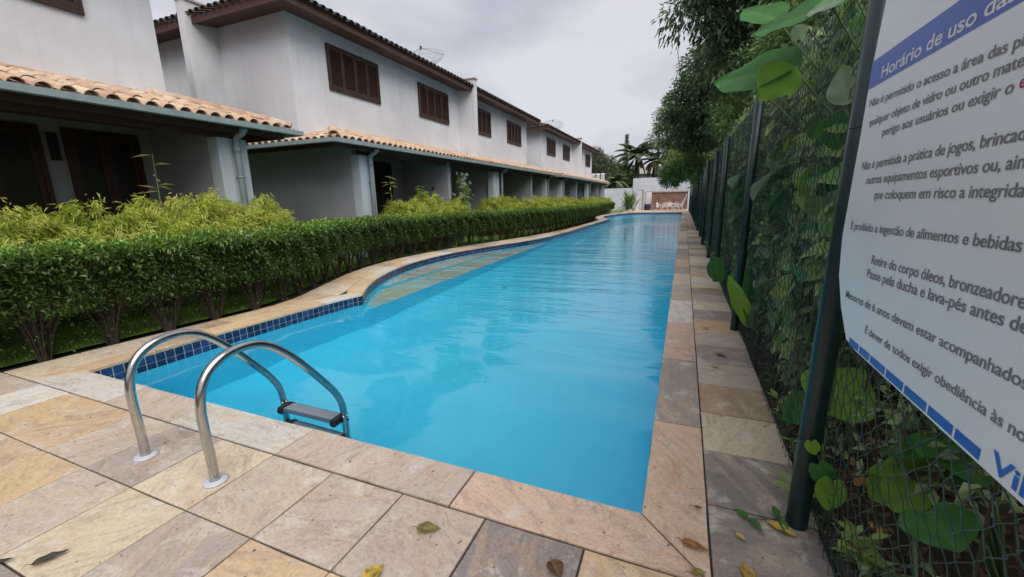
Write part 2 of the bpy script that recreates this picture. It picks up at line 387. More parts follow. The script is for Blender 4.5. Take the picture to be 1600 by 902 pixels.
# ---------------------------------------------------------------- ground
def holed(outer, hole, z, name, mat, parent=None):
    polys = [[Vector((p[0], p[1], 0)) for p in outer], [Vector((p[0], p[1], 0)) for p in hole]]
    tri = tessellate_polygon(polys); allp = [p for q in polys for p in q]
    m = MB(); m.v = [(p.x, p.y, z) for p in allp]; m.f = []
    for t in tri:
        a, b, c = (allp[i] for i in t)
        m.f.append(tuple(t) if (b - a).cross(c - a).z > 0 else tuple(reversed(t)))
    return m.build(name, mat, parent)
def offset_poly(pts, d):
    out_ = []; n = len(pts)
    for i in range(n):
        a, b, c = Vector(pts[i - 1]), Vector(pts[i]), Vector(pts[(i + 1) % n])
        t1 = (b - a).normalized(); t2 = (c - b).normalized(); t = (t1 + t2)
        t = t.normalized() if t.length > 1e-6 else t1
        nrm = Vector((-t.y, t.x)); k = 1 / max(0.6, nrm.dot(Vector((-t1.y, t1.x))))
        out_.append(tuple(b + nrm * d * k))
    return out_
pool_hole = offset_poly(poly, 0.03)
tag(holed([(-500, -500), (500, -500), (500, 900), (-500, 900)], offset_poly(poly, 0.06), -0.09, 'ground', M['soil']), kind='structure')
deck_outer = [(-5.9, -2.0)] + [(x + 0.0, y) for x, y in OUTERS] + [(-5.9, 51.8), (0.9, 51.8), (0.67, 43), (0.67, -2.0)]
deck = holed(deck_outer, pool_hole, -0.012, 'pool_deck', M['mortar']); tag(deck, kind='structure')
# lawn sheet between paving and houses
lp = [(-6.2, -3)] + [(x - 0.36, y) for x, y in OUTERS] + [(-5.95, 52), (-20, 52), (-20, -3)]
lm = MB(); tri = tessellate_polygon([[Vector((p[0], p[1], 0)) for p in lp]]); lm.v = [(p[0], p[1], -0.045) for p in lp]
for t in tri:
    a, b, c = (Vector(lp[i]) for i in t); z = (b - a).cross(c - a)
    lm.f.append(tuple(t) if z > 0 else tuple(reversed(t)))
tag(lm.build('lawn', M['lawn']), kind='structure')

# ---------------------------------------------------------------- paving stones
SC = dict(cream=lin(204, 190, 164), tan=lin(197, 171, 136), grey=lin(158, 147, 141), dgrey=lin(130, 124, 120), white=lin(206, 202, 194), pink=lin(200, 170, 152), orange=lin(204, 176, 136), lgrey=lin(186, 172, 158), brown=lin(166, 144, 120))
SK = list(SC)
def slab(pts, color, name='paving_stone', z1=0.0, th=0.03, gap=0.0045):
    """prism with worn, slightly uneven edges, shrunk by the joint"""
    c = Vector((sum(p[0] for p in pts) / len(pts), sum(p[1] for p in pts) / len(pts)))
    n = len(pts); P = [Vector(p) for p in pts]; q = []
    area = sum(P[i].cross(P[(i + 1) % n]) for i in range(n))
    if area < 0: P.reverse()
    for i in range(n):
        a, b, d = P[i - 1], P[i], P[(i + 1) % n]
        t1 = (b - a).normalized(); t2 = (d - b).normalized(); n1 = Vector((-t1.y, t1.x)); n2 = Vector((-t2.y, t2.x))
        m_ = (n1 + n2); m_ = m_ / max(0.5, m_.length) * (1 / max(0.5, m_.length / 2)) * 0.5 * 2
        q.append(b + (n1 + n2).normalized() * gap / max(0.45, (n1 + n2).normalized().dot(n1)))
    fine = []
    for i in range(n):
        a, b = q[i], q[(i + 1) % n]; k = max(2, int((b - a).length / 0.16)); t = (b - a).normalized(); nn = Vector((-t.y, t.x))
        for j in range(k):
            u = j / k; p = a.lerp(b, u)
            if j: p = p + nn * random.uniform(-0.0012, 0.0025)
            fine.append((p.x - c.x, p.y - c.y))
    dz = random.uniform(-0.0025, 0.001); m = MB(); nf = len(fine)
    e = 0.004
    ins = [(x - e * x / max(0.05, math.hypot(x, y)), y - e * y / max(0.05, math.hypot(x, y))) for x, y in fine]
    m.v = [(x, y, -th) for x, y in fine] + [(x, y, -0.003) for x, y in fine] + [(x, y, 0) for x, y in ins]
    m.f = [(i, (i + 1) % nf, nf + (i + 1) % nf, nf + i) for i in range(nf)] + [(nf + i, nf + (i + 1) % nf, 2 * nf + (i + 1) % nf, 2 * nf + i) for i in range(nf)] + [tuple(range(2 * nf, 3 * nf)), tuple(range(nf - 1, -1, -1))]
    o = m.build(name, M['stone'], deck); o.location = (c.x, c.y, z1 + dz); o.color = SC[color] if isinstance(color, str) else color
    j = random.uniform(0.99, 1.16); o.color = (o.color[0] * j, o.color[1] * j * random.uniform(0.98, 1.02), o.color[2] * j * random.uniform(0.96, 1.03), 1)
    return o
# rows in front of the pool
g0 = 0.17
row_cols = {1.02: {0: 'orange', 1: 'dgrey', 2: 'lgrey', 3: 'lgrey', 4: 'lgrey', 5: 'cream', 6: 'grey', 7: 'lgrey', 8: 'tan', 9: 'orange', 10: 'white', 11: 'lgrey', 12: 'brown'},
            0.53: {0: 'cream', 1: 'grey', 2: 'orange', 3: 'tan', 4: 'grey', 5: 'cream', 6: 'lgrey', 7: 'tan', 8: 'tan', 9: 'cream', 10: 'lgrey'},
            0.04: {0: 'tan', 2: 'grey', 5: 'grey', 6: 'tan', 7: 'cream'}}
for y0, y1 in ((1.02, 1.515), (0.53, 1.02), (0.04, 0.53), (-0.45, 0.04), (-0.94, -0.45)):
    for k in range(13):
        xa, xb = g0 - 0.48 * (k + 1), g0 - 0.48 * k
        if xa < -5.86: xa = -5.86
        if k == 12 and xb < -5.5: pass
        if xb - xa < 0.1: continue
        if k == 0: xb = 0.2
        slab([(xa, y0), (xb, y0), (xb, y1), (xa, y1)], row_cols.get(y0, {}).get(k, random.choice(SK)))
# coping along the near edge
cj = [(-5.38, -5.09), (-4.14, -4.14), (-3.3, -3.3), (-2.23, -2.23), (-1.0, -1.0), (0.2, -0.1)]
cc = ['white', 'lgrey', 'white', 'lgrey', 'pink']
for (a, ai), (b, bi), c in zip(cj, cj[1:], cc):
    slab([(a, 1.52), (b, 1.52), (bi, 1.82), (ai, 1.82)], c, 'coping_stone')
# right coping and strip
ys = [1.52, 2.74, 3.95, 5.18, 6.35, 7.52, 8.6]; cols = ['pink', 'grey', 'pink', 'white', 'lgrey', 'cream', 'grey']
while ys[-1] < 42.3: ys.append(ys[-1] + random.uniform(0.85, 1.25)); cols.append(random.choice(SK))
ys[-1] = 42.8
for i, (a, b) in enumerate(zip(ys, ys[1:])):
    pts = [(-0.1, a), (0.2, a), (0.2, b), (-0.1, b)]
    if i == 0: pts = [(0.2, 1.52), (0.2, b), (-0.1, b), (-0.1, 1.82)]
    if i == len(ys) - 2: pts = [(-0.1, a), (0.2, a), (0.2, 42.8), (-0.1, 42.5)]
    slab(pts, cols[i], 'coping_stone')
y = 2.0; i = 0
rc = ['dgrey', 'cream', 'brown', 'lgrey', 'grey', 'lgrey', 'orange', 'grey', 'cream', 'lgrey', 'brown', 'cream', 'white', 'tan']
for a, b in ((-0.9, 0.0), (0.0, 0.77), (0.77, 1.4), (1.4, 2.0)): slab([(0.2, a), (0.66, a), (0.66, b), (0.2, b)], 'dgrey' if b > 1 else 'grey')
while y < 43:
    b = y + 0.487; slab([(0.2, y), (0.67, y), (0.67, b), (0.2, b)], rc[i] if i < len(rc) else random.choice(SK)); y = b; i += 1
# left coping and the second row behind it
at, LL = sample_path(LEFTS)
def nrm_at(s):
    a, b = at(s - 0.06), at(s + 0.06); t = (b - a).normalized(); return Vector((-t.y, t.x))
cuts = [0.0]; corner = min((k * .01 for k in range(int(LL / .01))), key=lambda q: (at(q) - Vector((-4.86, 5.22))).length)
while cuts[-1] < LL - 0.3:
    d = random.uniform(0.5, 0.95); nx = cuts[-1] + d
    if cuts[-1] < corner < nx + 0.25: nx = corner if nx > corner - 0.45 else nx
    cuts.append(min(nx, LL))
left_cols = ['tan', 'brown', 'orange', 'tan', 'white', 'orange', 'tan', 'cream', 'white', 'tan', 'white', 'cream', 'white', 'tan', 'pink']
def outer_clip(p, base):
    return p
for i, (a, b) in enumerate(zip(cuts, cuts[1:])):
    A, B = at(a), at(b); na, nb = nrm_at(a), nrm_at(b); mid = at((a + b) / 2); nm = nrm_at((a + b) / 2)
    if i == 0: na = Vector((-1, 0)); oa = Vector((-5.38, 1.52))
    else: oa = A + na * 0.3
    ob = B + nb * 0.3; om = mid + nm * 0.3
    if b >= LL - 1e-6: ob = Vector((-4.1, 42.8))
    slab([tuple(A), tuple(mid), tuple(B), tuple(ob), tuple(om), tuple(oa)], left_cols[i] if i < len(left_cols) else random.choice(SK), 'coping_stone')
# second row: quads from coping outer edge to paving outer edge, matched by y
cop = []
for k in range(0, int(LL / 0.12)):
    s_ = k * 0.12; p = at(s_) + nrm_at(s_) * 0.3
    if not cop or p.y > cop[-1][1] + 0.005: cop.append((p.x, p.y))
y = 1.52; i = 0
sc2 = ['cream', 'lgrey', 'brown', 'tan', 'orange', 'tan', 'cream', 'tan', 'orange', 'cream', 'brown', 'tan', 'cream', 'lgrey']
while y < 41.5:
    b = y + random.uniform(0.45, 0.8)
    xo0, xo1, xi0, xi1 = x_on(OUTERS, y), x_on(OUTERS, b), x_on(cop, y), x_on(cop, b)
    if y < 1.6: xi0 = -5.38
    m_ = (y + b) / 2
    if xi0 - xo0 > 0.05 and xi1 - xo1 > 0.05:
        slab([(xo0, y), (xi0, y), (x_on(cop, m_), m_), (xi1, b), (xo1, b), (x_on(OUTERS, m_), m_)], sc2[i] if i < len(sc2) else random.choice(SK))
    y = b; i += 1
# terrace beyond the pool
x = -4.1
while x < 0.1:
    b = min(0.2, x + random.uniform(0.7, 1.1)); bi = -0.1 if b >= 0.2 else b
    slab([(x, 42.8), (b, 42.8), (bi, 42.5), (x if x > -4.05 else -3.9, 42.5)], random.choice(SK), 'coping_stone'); x = b
for r in range(9):
    y0 = 42.8 + r * 1.0
    for k in range(7):
        xa = -5.8 + k * 0.93
        slab([(xa, y0), (xa + 0.93, y0), (xa + 0.93, y0 + 1.0), (xa, y0 + 1.0)], random.choice(['tan', 'cream', 'pink', 'orange']))

# ---------------------------------------------------------------- pool basin
def paint_mat():
    m, t, p = newmat('pool_paint'); v = worldpos(t)
    n = noise(t, 1.3, 4, 0.6, v); c = ramp(t, n.outputs['Fac'], [(0.3, c4(0.10, 0.72, 0.95)), (0.75, c4(0.14, 0.79, 0.99))])
    t.links.new(c.outputs['Color'], p.inputs['Base Color']); p.inputs['Roughness'].default_value = 0.6; return m
M['paint'] = paint_mat()
rim = offset_poly(poly, 0.012)
n = len(rim); basin = MB()
basin.v = [(p[0], p[1], -0.03) for p in rim] + [(p[0], p[1], DEEP) for p in rim]
basin.f = [(i, n + i, n + (i + 1) % n, (i + 1) % n) for i in range(n)]
tri = tessellate_polygon([[Vector((p[0], p[1], 0)) for p in rim]])
for t in tri:
    a, b, c = (Vector(rim[i]) for i in t); z = (b - a).cross(c - a)
    t = tuple(t) if z > 0 else tuple(reversed(t)); basin.f.append(tuple(n + i for i in t))
pool = basin.build('swimming_pool', M['paint']); tag(pool, kind='structure')
# submerged benches in the near bulge
def bench(edge_x0, edge_x1, ztop, name, ya, yb):
    pts = []
    ins = [p for p in rim[:len(LEFTS)] if ya < p[1] < yb]
    pts = [(edge_x0, ins[0][1])] + [(edge_x1, ins[-1][1])] + [(p[0] - 0.02, p[1]) for p in reversed(ins)]
    m = MB(); m.prism(pts, DEEP, ztop); o = m.build(name, M['paint'], pool); return pts, o
b1, bo1 = bench(-4.82, -4.95, -0.60, 'lower_bench', 5.21, 16.0)
b2, bo2 = bench(-5.62, -5.62, -0.36, 'upper_bench', 6.35, 13.1)
def bench_stones(xa, xbf, z, y0, y1, bo, cols):
    y = y0; i = 0
    while y < y1:
        b = min(y1, y + random.uniform(0.55, 0.85)); pts = []
        x0a = xbf(y); x0b = xbf(b); x1a = xa(y); x1b = xa(b)
        if x1a - x0a > 0.03 or x1b - x0b > 0.03:
            x0a = min(x0a, x1a - 0.01); x0b = min(x0b, x1b - 0.01)
            o = slab([(x0a, y), (x1a, y), (x1b, b), (x0b, b)], cols[i % len(cols)], 'bench_stone', z1=z + 0.02, th=0.03, gap=0.002); o.parent = bo
        y = b; i += 1
wl = lambda y: x_on([p for p in rim[:len(LEFTS)] if p[1] > 5.1], y) + 0.03
bench_stones(lambda y: -4.82 - (y - 5.2) * 0.012, lambda y: max(wl(y), -5.62 if 6.4 < y < 13.1 else -9), -0.60, 5.5, 15.2, bo1, [(.62, .72, .66, 1), (.66, .6, .42, 1), (.6, .74, .7, 1), (.55, .70, .68, 1), (.6, .54, .38, 1)])
bench_stones(lambda y: -5.62, wl, -0.36, 6.8, 12.9, bo2, [(.72, .74, .68, 1), (.66, .58, .45, 1), (.6, .5, .4, 1), (.74, .74, .7, 1), (.66, .66, .55, 1)])
# blue mosaic band, two rows
def tile_mat():
    m, t, p = newmat('blue_mosaic')
    c = ramp(t, rndfac(t), [(0, c4(0.005, 0.012, 0.045)), (0.5, c4(0.009, 0.025, 0.09)), (1, c4(0.02, 0.055, 0.16))])
    v = worldpos(t); nn = noise(t, 60, 3, 0.6, v)
    col = mixc(t, c.outputs['Color'], (0.05, 0.12, 0.26, 1), ramp(t, nn.outputs['Fac'], [(0.5, (0, 0, 0, 1)), (0.8, (0.5, 0.5, 0.5, 1))]).outputs['Color'])
    t.links.new(col, p.inputs['Base Color']); p.inputs['Roughness'].default_value = 0.12; return m
M['mosaic'] = tile_mat(); M['grout'] = simple('white_grout', c4(0.52, 0.57, 0.62), 0.8)
g = MB()
rg = offset_poly(poly, 0.009)
for i in range(n):
    a, b = rg[i], rg[(i + 1) % n]
    g.quad((a[0], a[1], -0.028), (a[0], a[1], -0.205), (b[0], b[1], -0.205), (b[0], b[1], -0.028))
g.build('grout_band', M['grout'], pool)
tm = MB(); ts = 0.0405; tm.box(-ts, ts, -0.006, 0.0, -ts, ts); tile_me = tm.mesh('mosaic_tile', M['mosaic'])
atr, LR = sample_path(rg + [rg[0]])
restV = []; restQ = []; restR = []; cnt = 0
base_v = np.array(tm.v); base_f = np.array(tm.f)
k = 0; s_ = 0.05
while s_ < LR - 0.05:
    p = atr(s_); q = atr(min(LR, s_ + 0.03)); p0 = atr(max(0, s_ - 0.03)); t = (q - p0).normalized(); ang = math.atan2(t.y, t.x)
    for r in range(2):
        z = -0.072 - r * 0.088
        if cnt < 290:
            o = link('mosaic_tile', tile_me, pool); o.location = (p.x, p.y, z); o.rotation_euler = (0, 0, ang)
        else:
            c_, s2 = math.cos(ang), math.sin(ang); Rm = np.array([[c_, -s2, 0], [s2, c_, 0], [0, 0, 1]])
            restV.append(base_v @ Rm.T + np.array([p.x, p.y, z])); restQ.append(base_f + 8 * len(restQ)); restR.append(np.full(8, random.random()))
        cnt += 1
    s_ += 0.09
tag(link('mosaic_tile_band', np_mesh('mosaic_tile_band', np.concatenate(restV), np.concatenate(restQ), np.concatenate(restR), M['mosaic']), pool), kind='stuff')
# water
def water_mat():
    m, t, p = newmat('pool_water'); v = worldpos(t)
    p.inputs['Base Color'].default_value = (0.90, 0.985, 1.0, 1); p.inputs['Roughness'].default_value = 0.0
    p.inputs['IOR'].default_value = 1.333; p.inputs['Transmission Weight'].default_value = 1.0
    m1 = N(t, 'ShaderNodeMapping'); m1.inputs['Scale'].default_value = (0.30, 1.55, 1); t.links.new(v, m1.inputs['Vector'])
    a = noise(t, 0.85, 1.5, 0.4, m1.outputs[0], 0.2)
    m2 = N(t, 'ShaderNodeMapping'); m2.inputs['Scale'].default_value = (0.5, 2.4, 1); m2.inputs['Rotation'].default_value = (0, 0, 0.08); t.links.new(v, m2.inputs['Vector'])
    b = noise(t, 2.2, 3, 0.5, m2.outputs[0], 0.3)
    # ripples are livelier in the middle of the pool
    sx = N(t, 'ShaderNodeSeparateXYZ'); t.links.new(v, sx.inputs[0])
    mr = N(t, 'ShaderNodeMapRange'); mr.inputs['From Min'].default_value = 3.0; mr.inputs['From Max'].default_value = 8.0; mr.inputs['To Min'].default_value = 0.10; mr.inputs['To Max'].default_value = 1.0
    t.links.new(sx.outputs['Y'], mr.inputs['Value'])
    mu = N(t, 'ShaderNodeMath', operation='MULTIPLY'); t.links.new(b.outputs['Fac'], mu.inputs[0]); t.links.new(mr.outputs[0], mu.inputs[1])
    m3 = N(t, 'ShaderNodeMath', operation='MULTIPLY'); m3.inputs[1].default_value = 1.6; t.links.new(a.outputs['Fac'], m3.inputs[0])
    ad = N(t, 'ShaderNodeMath', operation='ADD'); t.links.new(m3.outputs[0], ad.inputs[0]); t.links.new(mu.outputs[0], ad.inputs[1])
    bump(t, p, ad.outputs[0], 1.0, 0.026)
    va = N(t, 'ShaderNodeVolumeAbsorption'); va.inputs['Color'].default_value = (0.32, 0.92, 0.985, 1); va.inputs['Density'].default_value = 0.16
    t.links.new(va.outputs[0], t.nodes['Material Output'].inputs['Volume'])
    return m
M['water'] = water_mat()
wm = MB(); wp = offset_poly(poly, 0.011); tri = tessellate_polygon([[Vector((p[0], p[1], 0)) for p in wp]])
wm.v = [(p[0], p[1], WATER_Z) for p in wp]
for t in tri:
    a, b, c = (Vector(wp[i]) for i in t); z = (b - a).cross(c - a); wm.f.append(tuple(t) if z > 0 else tuple(reversed(t)))
tag(wm.build('pool_water', M['water']), kind='structure')
# ---------------------------------------------------------------- townhouses
PX, EX = -8.0, -7.6            # veranda posts, veranda gutter edge
WX, UX = -9.2, -8.55           # upper wall, upper eave
def arc_tile(name, mat, ln=0.44, r0=0.094, r1=0.070, seg=6, th=0.012):
    """curved cover tile, length along +X (upslope), axis on the ground line"""
    V = []; Fc = []
    for r, x in ((r0, 0), (r1, ln)):
        for rr in (r, r - th):
            for k in range(seg + 1):
                a = PI * k / seg; V.append((x, rr * math.cos(a), rr * math.sin(a) * 0.85))
    s1 = seg + 1
    for k in range(seg):
        Fc.append((k, k + 1, 2 * s1 + k + 1, 2 * s1 + k)); Fc.append((s1 + k + 1, s1 + k, 3 * s1 + k, 3 * s1 + k + 1)); Fc.append((k + 1, k, s1 + k, s1 + k + 1))
    me = bpy.data.meshes.new(name); me.from_pydata(V, [], Fc); me.materials.append(mat)
    me.polygons.foreach_set('use_smooth', [True] * len(me.polygons)); me.update(); return me, np.array(V, float), np.array(Fc)
T_PALE = arc_tile('clay_tile', M['clay']); T_OLD = arc_tile('weathered_tile', M['clay_old'])
CAP_PALE = arc_tile('ridge_cap', M['clay'], 0.42, 0.115, 0.10); CAP_OLD = arc_tile('weathered_ridge_cap', M['clay_old'], 0.42, 0.115, 0.10)
class TileBag:
    def __init__(s, T, name, parent): s.T = T; s.V = []; s.Q = []; s.R = []; s.n = 0; s.name = name; s.parent = parent; s.count = 0
    def put(s, p, along, slope, sc, single, cap=False, scy=1.0):
        """p eave-side end (world), along = horizontal upslope unit (x,y)"""
        a = math.atan2(along[1], along[0]); tilt = math.atan(slope)
        jr = random.uniform(-0.03, 0.03)
        Rm = Matrix.Rotation(a + jr, 3, 'Z') @ Matrix.Rotation(-tilt - 0.035 + random.uniform(-0.012, 0.012), 3, 'Y')
        p = Vector(p) + Vector((0, 0, random.uniform(-0.004, 0.006)))
        if single and s.count < 290:
            o = bpy.data.objects.new(s.name, s.T[0]); COL.objects.link(o); o.parent = s.parent
            o.matrix_world = Matrix.Translation(p) @ Rm.to_4x4() @ Matrix.Diagonal((sc, scy, scy, 1)); s.count += 1
        else:
            V = (s.T[1] * np.array([sc, scy, scy])) @ np.array(Rm).T + np.array(p)
            s.V.append(V); s.Q.append(s.T[2] + s.n); s.n += len(V); s.R.append(np.full(len(V), random.random()))
    def flush(s, mat):
        if s.V:
            o = link(s.name + '_field', np_mesh(s.name + '_field', np.concatenate(s.V), np.concatenate(s.Q), np.concatenate(s.R), mat, True), s.parent)
            tag(o, kind='stuff')
def slope_tiles(bag, origin, edir, udir, length, runf, slope, pitch=0.235, expo=0.33, single=lambda p, k: False, z0=0.0):
    """rows of cover tiles: origin eave corner, edir along the eave, udir upslope (2D units)"""
    nrow = int(length / pitch)
    for i in range(nrow):
        s_ = (i + 0.5) * pitch; run = runf(s_)
        k = 0; d = -0.05
        while d < run - 0.08:
            rem = run - d; sc = min(1.0, rem / 0.40)
            x = origin[0] + edir[0] * s_ + udir[0] * d; y = origin[1] + edir[1] * s_ + udir[1] * d
            z = origin[2] + slope * d + z0 + 0.012 * min(k, 1)
            bag.put((x, y, z), udir, slope, sc, single((x, y, z), k)); d += expo; k += 1
    return
def pan_sheet(origin, edir, udir, length, runf, slope, parent, mat, pitch=0.235, name='pan_tile_bed'):
    """channel tiles between the covers: a trough per pitch, joined"""
    V = []; Q = []; seg = 4; cols = int(length / pitch) + 1
    for i in range(cols):
        s0 = i * pitch; s0 = min(s0, length - 0.01)
        run = max(0.05, runf(s0))
        for r_ in range(2):
            d = -0.03 if r_ == 0 else run
            for k in range(seg + 1):
                a = -PI * k / seg; yy = 0.1 * math.cos(a); zz = 0.075 * math.sin(a) + 0.05
                V.append((origin[0] + edir[0] * (s0 + yy) + udir[0] * d, origin[1] + edir[1] * (s0 + yy) + udir[1] * d, origin[2] + slope * d + zz - 0.05))
        b = i * 2 * (seg + 1)
        for k in range(seg): Q.append((b + k, b + k + 1, b + seg + 1 + k + 1, b + seg + 1 + k))
    o = link(name, np_mesh(name, np.array(V), np.array(Q), np.random.default_rng(1).random(len(V)) * 0 + 0.3, mat, True), parent); tag(o, kind='stuff'); return o
def hip_caps(bag, p0, p1, slope, single, n=None):
    a, b = Vector(p0), Vector(p1); d = (b - a); L_ = d.length; n = n or max(1, int(L_ / 0.34)); h = Vector((d.x, d.y)).length
    u = (d.x / h, d.y / h)
    for i in range(n):
        p = a + d * (i / n); bag.put((p.x, p.y, p.z + 0.05), u, d.z / h, min(1.2, L_ / n / 0.36), single)
# shutter window (shared meshes)
fr = MB(); WW, WH = 2.08, 1.17
fr.box(0.0, 0.05, -WW / 2, WW / 2, WH / 2 - 0.05, WH / 2).box(0.0, 0.05, -WW / 2, WW / 2, -WH / 2, -WH / 2 + 0.05)
fr.box(0.0, 0.05, -WW / 2, -WW / 2 + 0.05, -WH / 2 + 0.05, WH / 2 - 0.05).box(0.0, 0.05, WW / 2 - 0.05, WW / 2, -WH / 2 + 0.05, WH / 2 - 0.05)
fr.box(-0.03, 0.004, -WW / 2 + 0.05, WW / 2 - 0.05, -WH / 2 + 0.05, WH / 2 - 0.05)
frame_me = fr.mesh('window', M['shutter'])
sh = MB(); sw = (WW - 0.1) / 4 - 0.006; hh = WH / 2 - 0.055
sh.box(0, 0.035, -sw / 2, -sw / 2 + 0.05, -hh, hh).box(0, 0.035, sw / 2 - 0.05, sw / 2, -hh, hh).box(0, 0.035, -sw / 2 + 0.05, sw / 2 - 0.05, hh - 0.07, hh).box(0, 0.035, -sw / 2 + 0.05, sw / 2 - 0.05, -hh, -hh + 0.09)
zz = -hh + 0.10
while zz < hh - 0.08:
    b = len(sh.v); y0, y1 = -sw / 2 + 0.05, sw / 2 - 0.05
    sh.v += [(0.006, y0, zz + 0.034), (0.006, y1, zz + 0.034), (0.030, y1, zz), (0.030, y0, zz), (0.002, y0, zz + 0.028), (0.002, y1, zz + 0.028), (0.024, y1, zz - 0.006), (0.024, y0, zz - 0.006)]
    sh.f += [(b, b + 1, b + 2, b + 3), (b + 4, b + 7, b + 6, b + 5), (b + 2, b + 6, b + 7, b + 3)]; zz += 0.036
shut_me = sh.mesh('shutter', M['shutter'])
def window(x, y, z, parent):
    w_ = link('window', frame_me, parent); w_.location = (x, y, z)
    for i in range(4):
        s_ = link('shutter', shut_me, w_); s_.location = (0.006, -WW / 2 + 0.05 + (i + 0.5) * (WW - 0.1) / 4, 0); s_.rotation_euler = (0, 0, random.uniform(-0.02, 0.02))
def door(x, y0, y1, z1, parent):
    m = MB(); m.box(x, x + 0.05, y0, y0 + 0.07, 0, z1).box(x, x + 0.05, y1 - 0.07, y1, 0, z1).box(x, x + 0.05, y0 + 0.07, y1 - 0.07, z1 - 0.07, z1)
    d = m.build('door_frame', M['shutter'], parent)
    k = 2 if y1 - y0 < 1.3 else 3
    for i in range(k):
        a = y0 + 0.07 + (y1 - y0 - 0.14) * i / k; b = y0 + 0.07 + (y1 - y0 - 0.14) * (i + 1) / k
        q = MB(); q.box(x + 0.004, x + 0.03, a + 0.004, a + 0.08, 0.02, z1 - 0.08).box(x + 0.004, x + 0.03, b - 0.08, b - 0.004, 0.02, z1 - 0.08)
        for zz in (0.02, 0.95, z1 - 0.18): q.box(x + 0.004, x + 0.03, a + 0.08, b - 0.08, zz, zz + 0.1)
        q.build('door_leaf', M['shutter'], d)
    MB().box(x + 0.002, x + 0.008, y0 + 0.07, y1 - 0.07, 0, z1 - 0.07).build('pane', M['dark'], d)
def gutter(pts, parent):
    """open channel along a polyline of (x,y) outer edge points; z top 3.0"""
    def off(d):
        P = [Vector(p) for p in pts]; r = []
        for i in range(len(P)):
            t1 = (P[i] - P[max(0, i - 1)]); t2 = (P[min(len(P) - 1, i + 1)] - P[i]); t1 = t1 if t1.length > 0 else t2; t2 = t2 if t2.length > 0 else t1
            n1 = Vector((t1.y, -t1.x)).normalized(); n2 = Vector((t2.y, -t2.x)).normalized(); nn = (n1 + n2); r.append(P[i] + nn.normalized() * d / max(0.4, nn.normalized().dot(n1)))
        return r
    prof = [(0.005, 3.0), (0.015, 2.99), (0.0, 2.975), (-0.005, 2.93), (-0.03, 2.885), (-0.09, 2.87), (-0.125, 2.885), (-0.13, 2.97), (-0.12, 2.97), (-0.11, 2.9), (-0.03, 2.9), (-0.012, 2.93), (-0.008, 2.985)]
    m = MB(); rings = [[(p.x, p.y, z) for p in off(d)] for d, z in prof]; npt = len(pts)
    for r in rings: m.v += r
    k = len(prof)
    for i in range(k):
        for j in range(npt - 1): m.f.append((i * npt + j, i * npt + j + 1, ((i + 1) % k) * npt + j + 1, ((i + 1) % k) * npt + j))
    m.f.append(tuple(i * npt for i in range(k))); m.f.append(tuple(i * npt + npt - 1 for i in reversed(range(k))))
    return m.build('gutter', M['gutter'], parent)
def downpipe(x, y, parent, zb=0.0):
    m = MB(); r = 0.054
    m.tube([(EX - 0.07, y, 2.9), (EX - 0.07, y, 2.84), (EX - 0.10, y, 2.80), (x + 0.05, y, 2.74), (x + 0.01, y, 2.70), (x, y, 2.64), (x, y, zb)], r, 10)
    m.tube([(EX - 0.07, y, 2.885), (EX - 0.07, y, 2.82)], r * 1.3, 10); m.tube([(x, y, 2.56), (x, y, 2.47)], r * 1.22, 10)
    for z in (0.7, 2.0): m.box(x - 0.06, x + 0.052, y - 0.055, y + 0.055, z, z + 0.03)
    m.build('downpipe', M['gutter'], parent, True)
def pillar(y0, y1, parent, zt=2.72):
    m = MB(); m.box(PX - 0.22, PX, y0, y1, 0, zt); m.build('pillar', M['pillar'], parent)
    MB().box(PX - 0.24, PX + 0.035, y0 - 0.002, y0 + (y1 - y0) * 0.38, 0, zt - 0.004).build('pilaster', M['pillar'], parent)
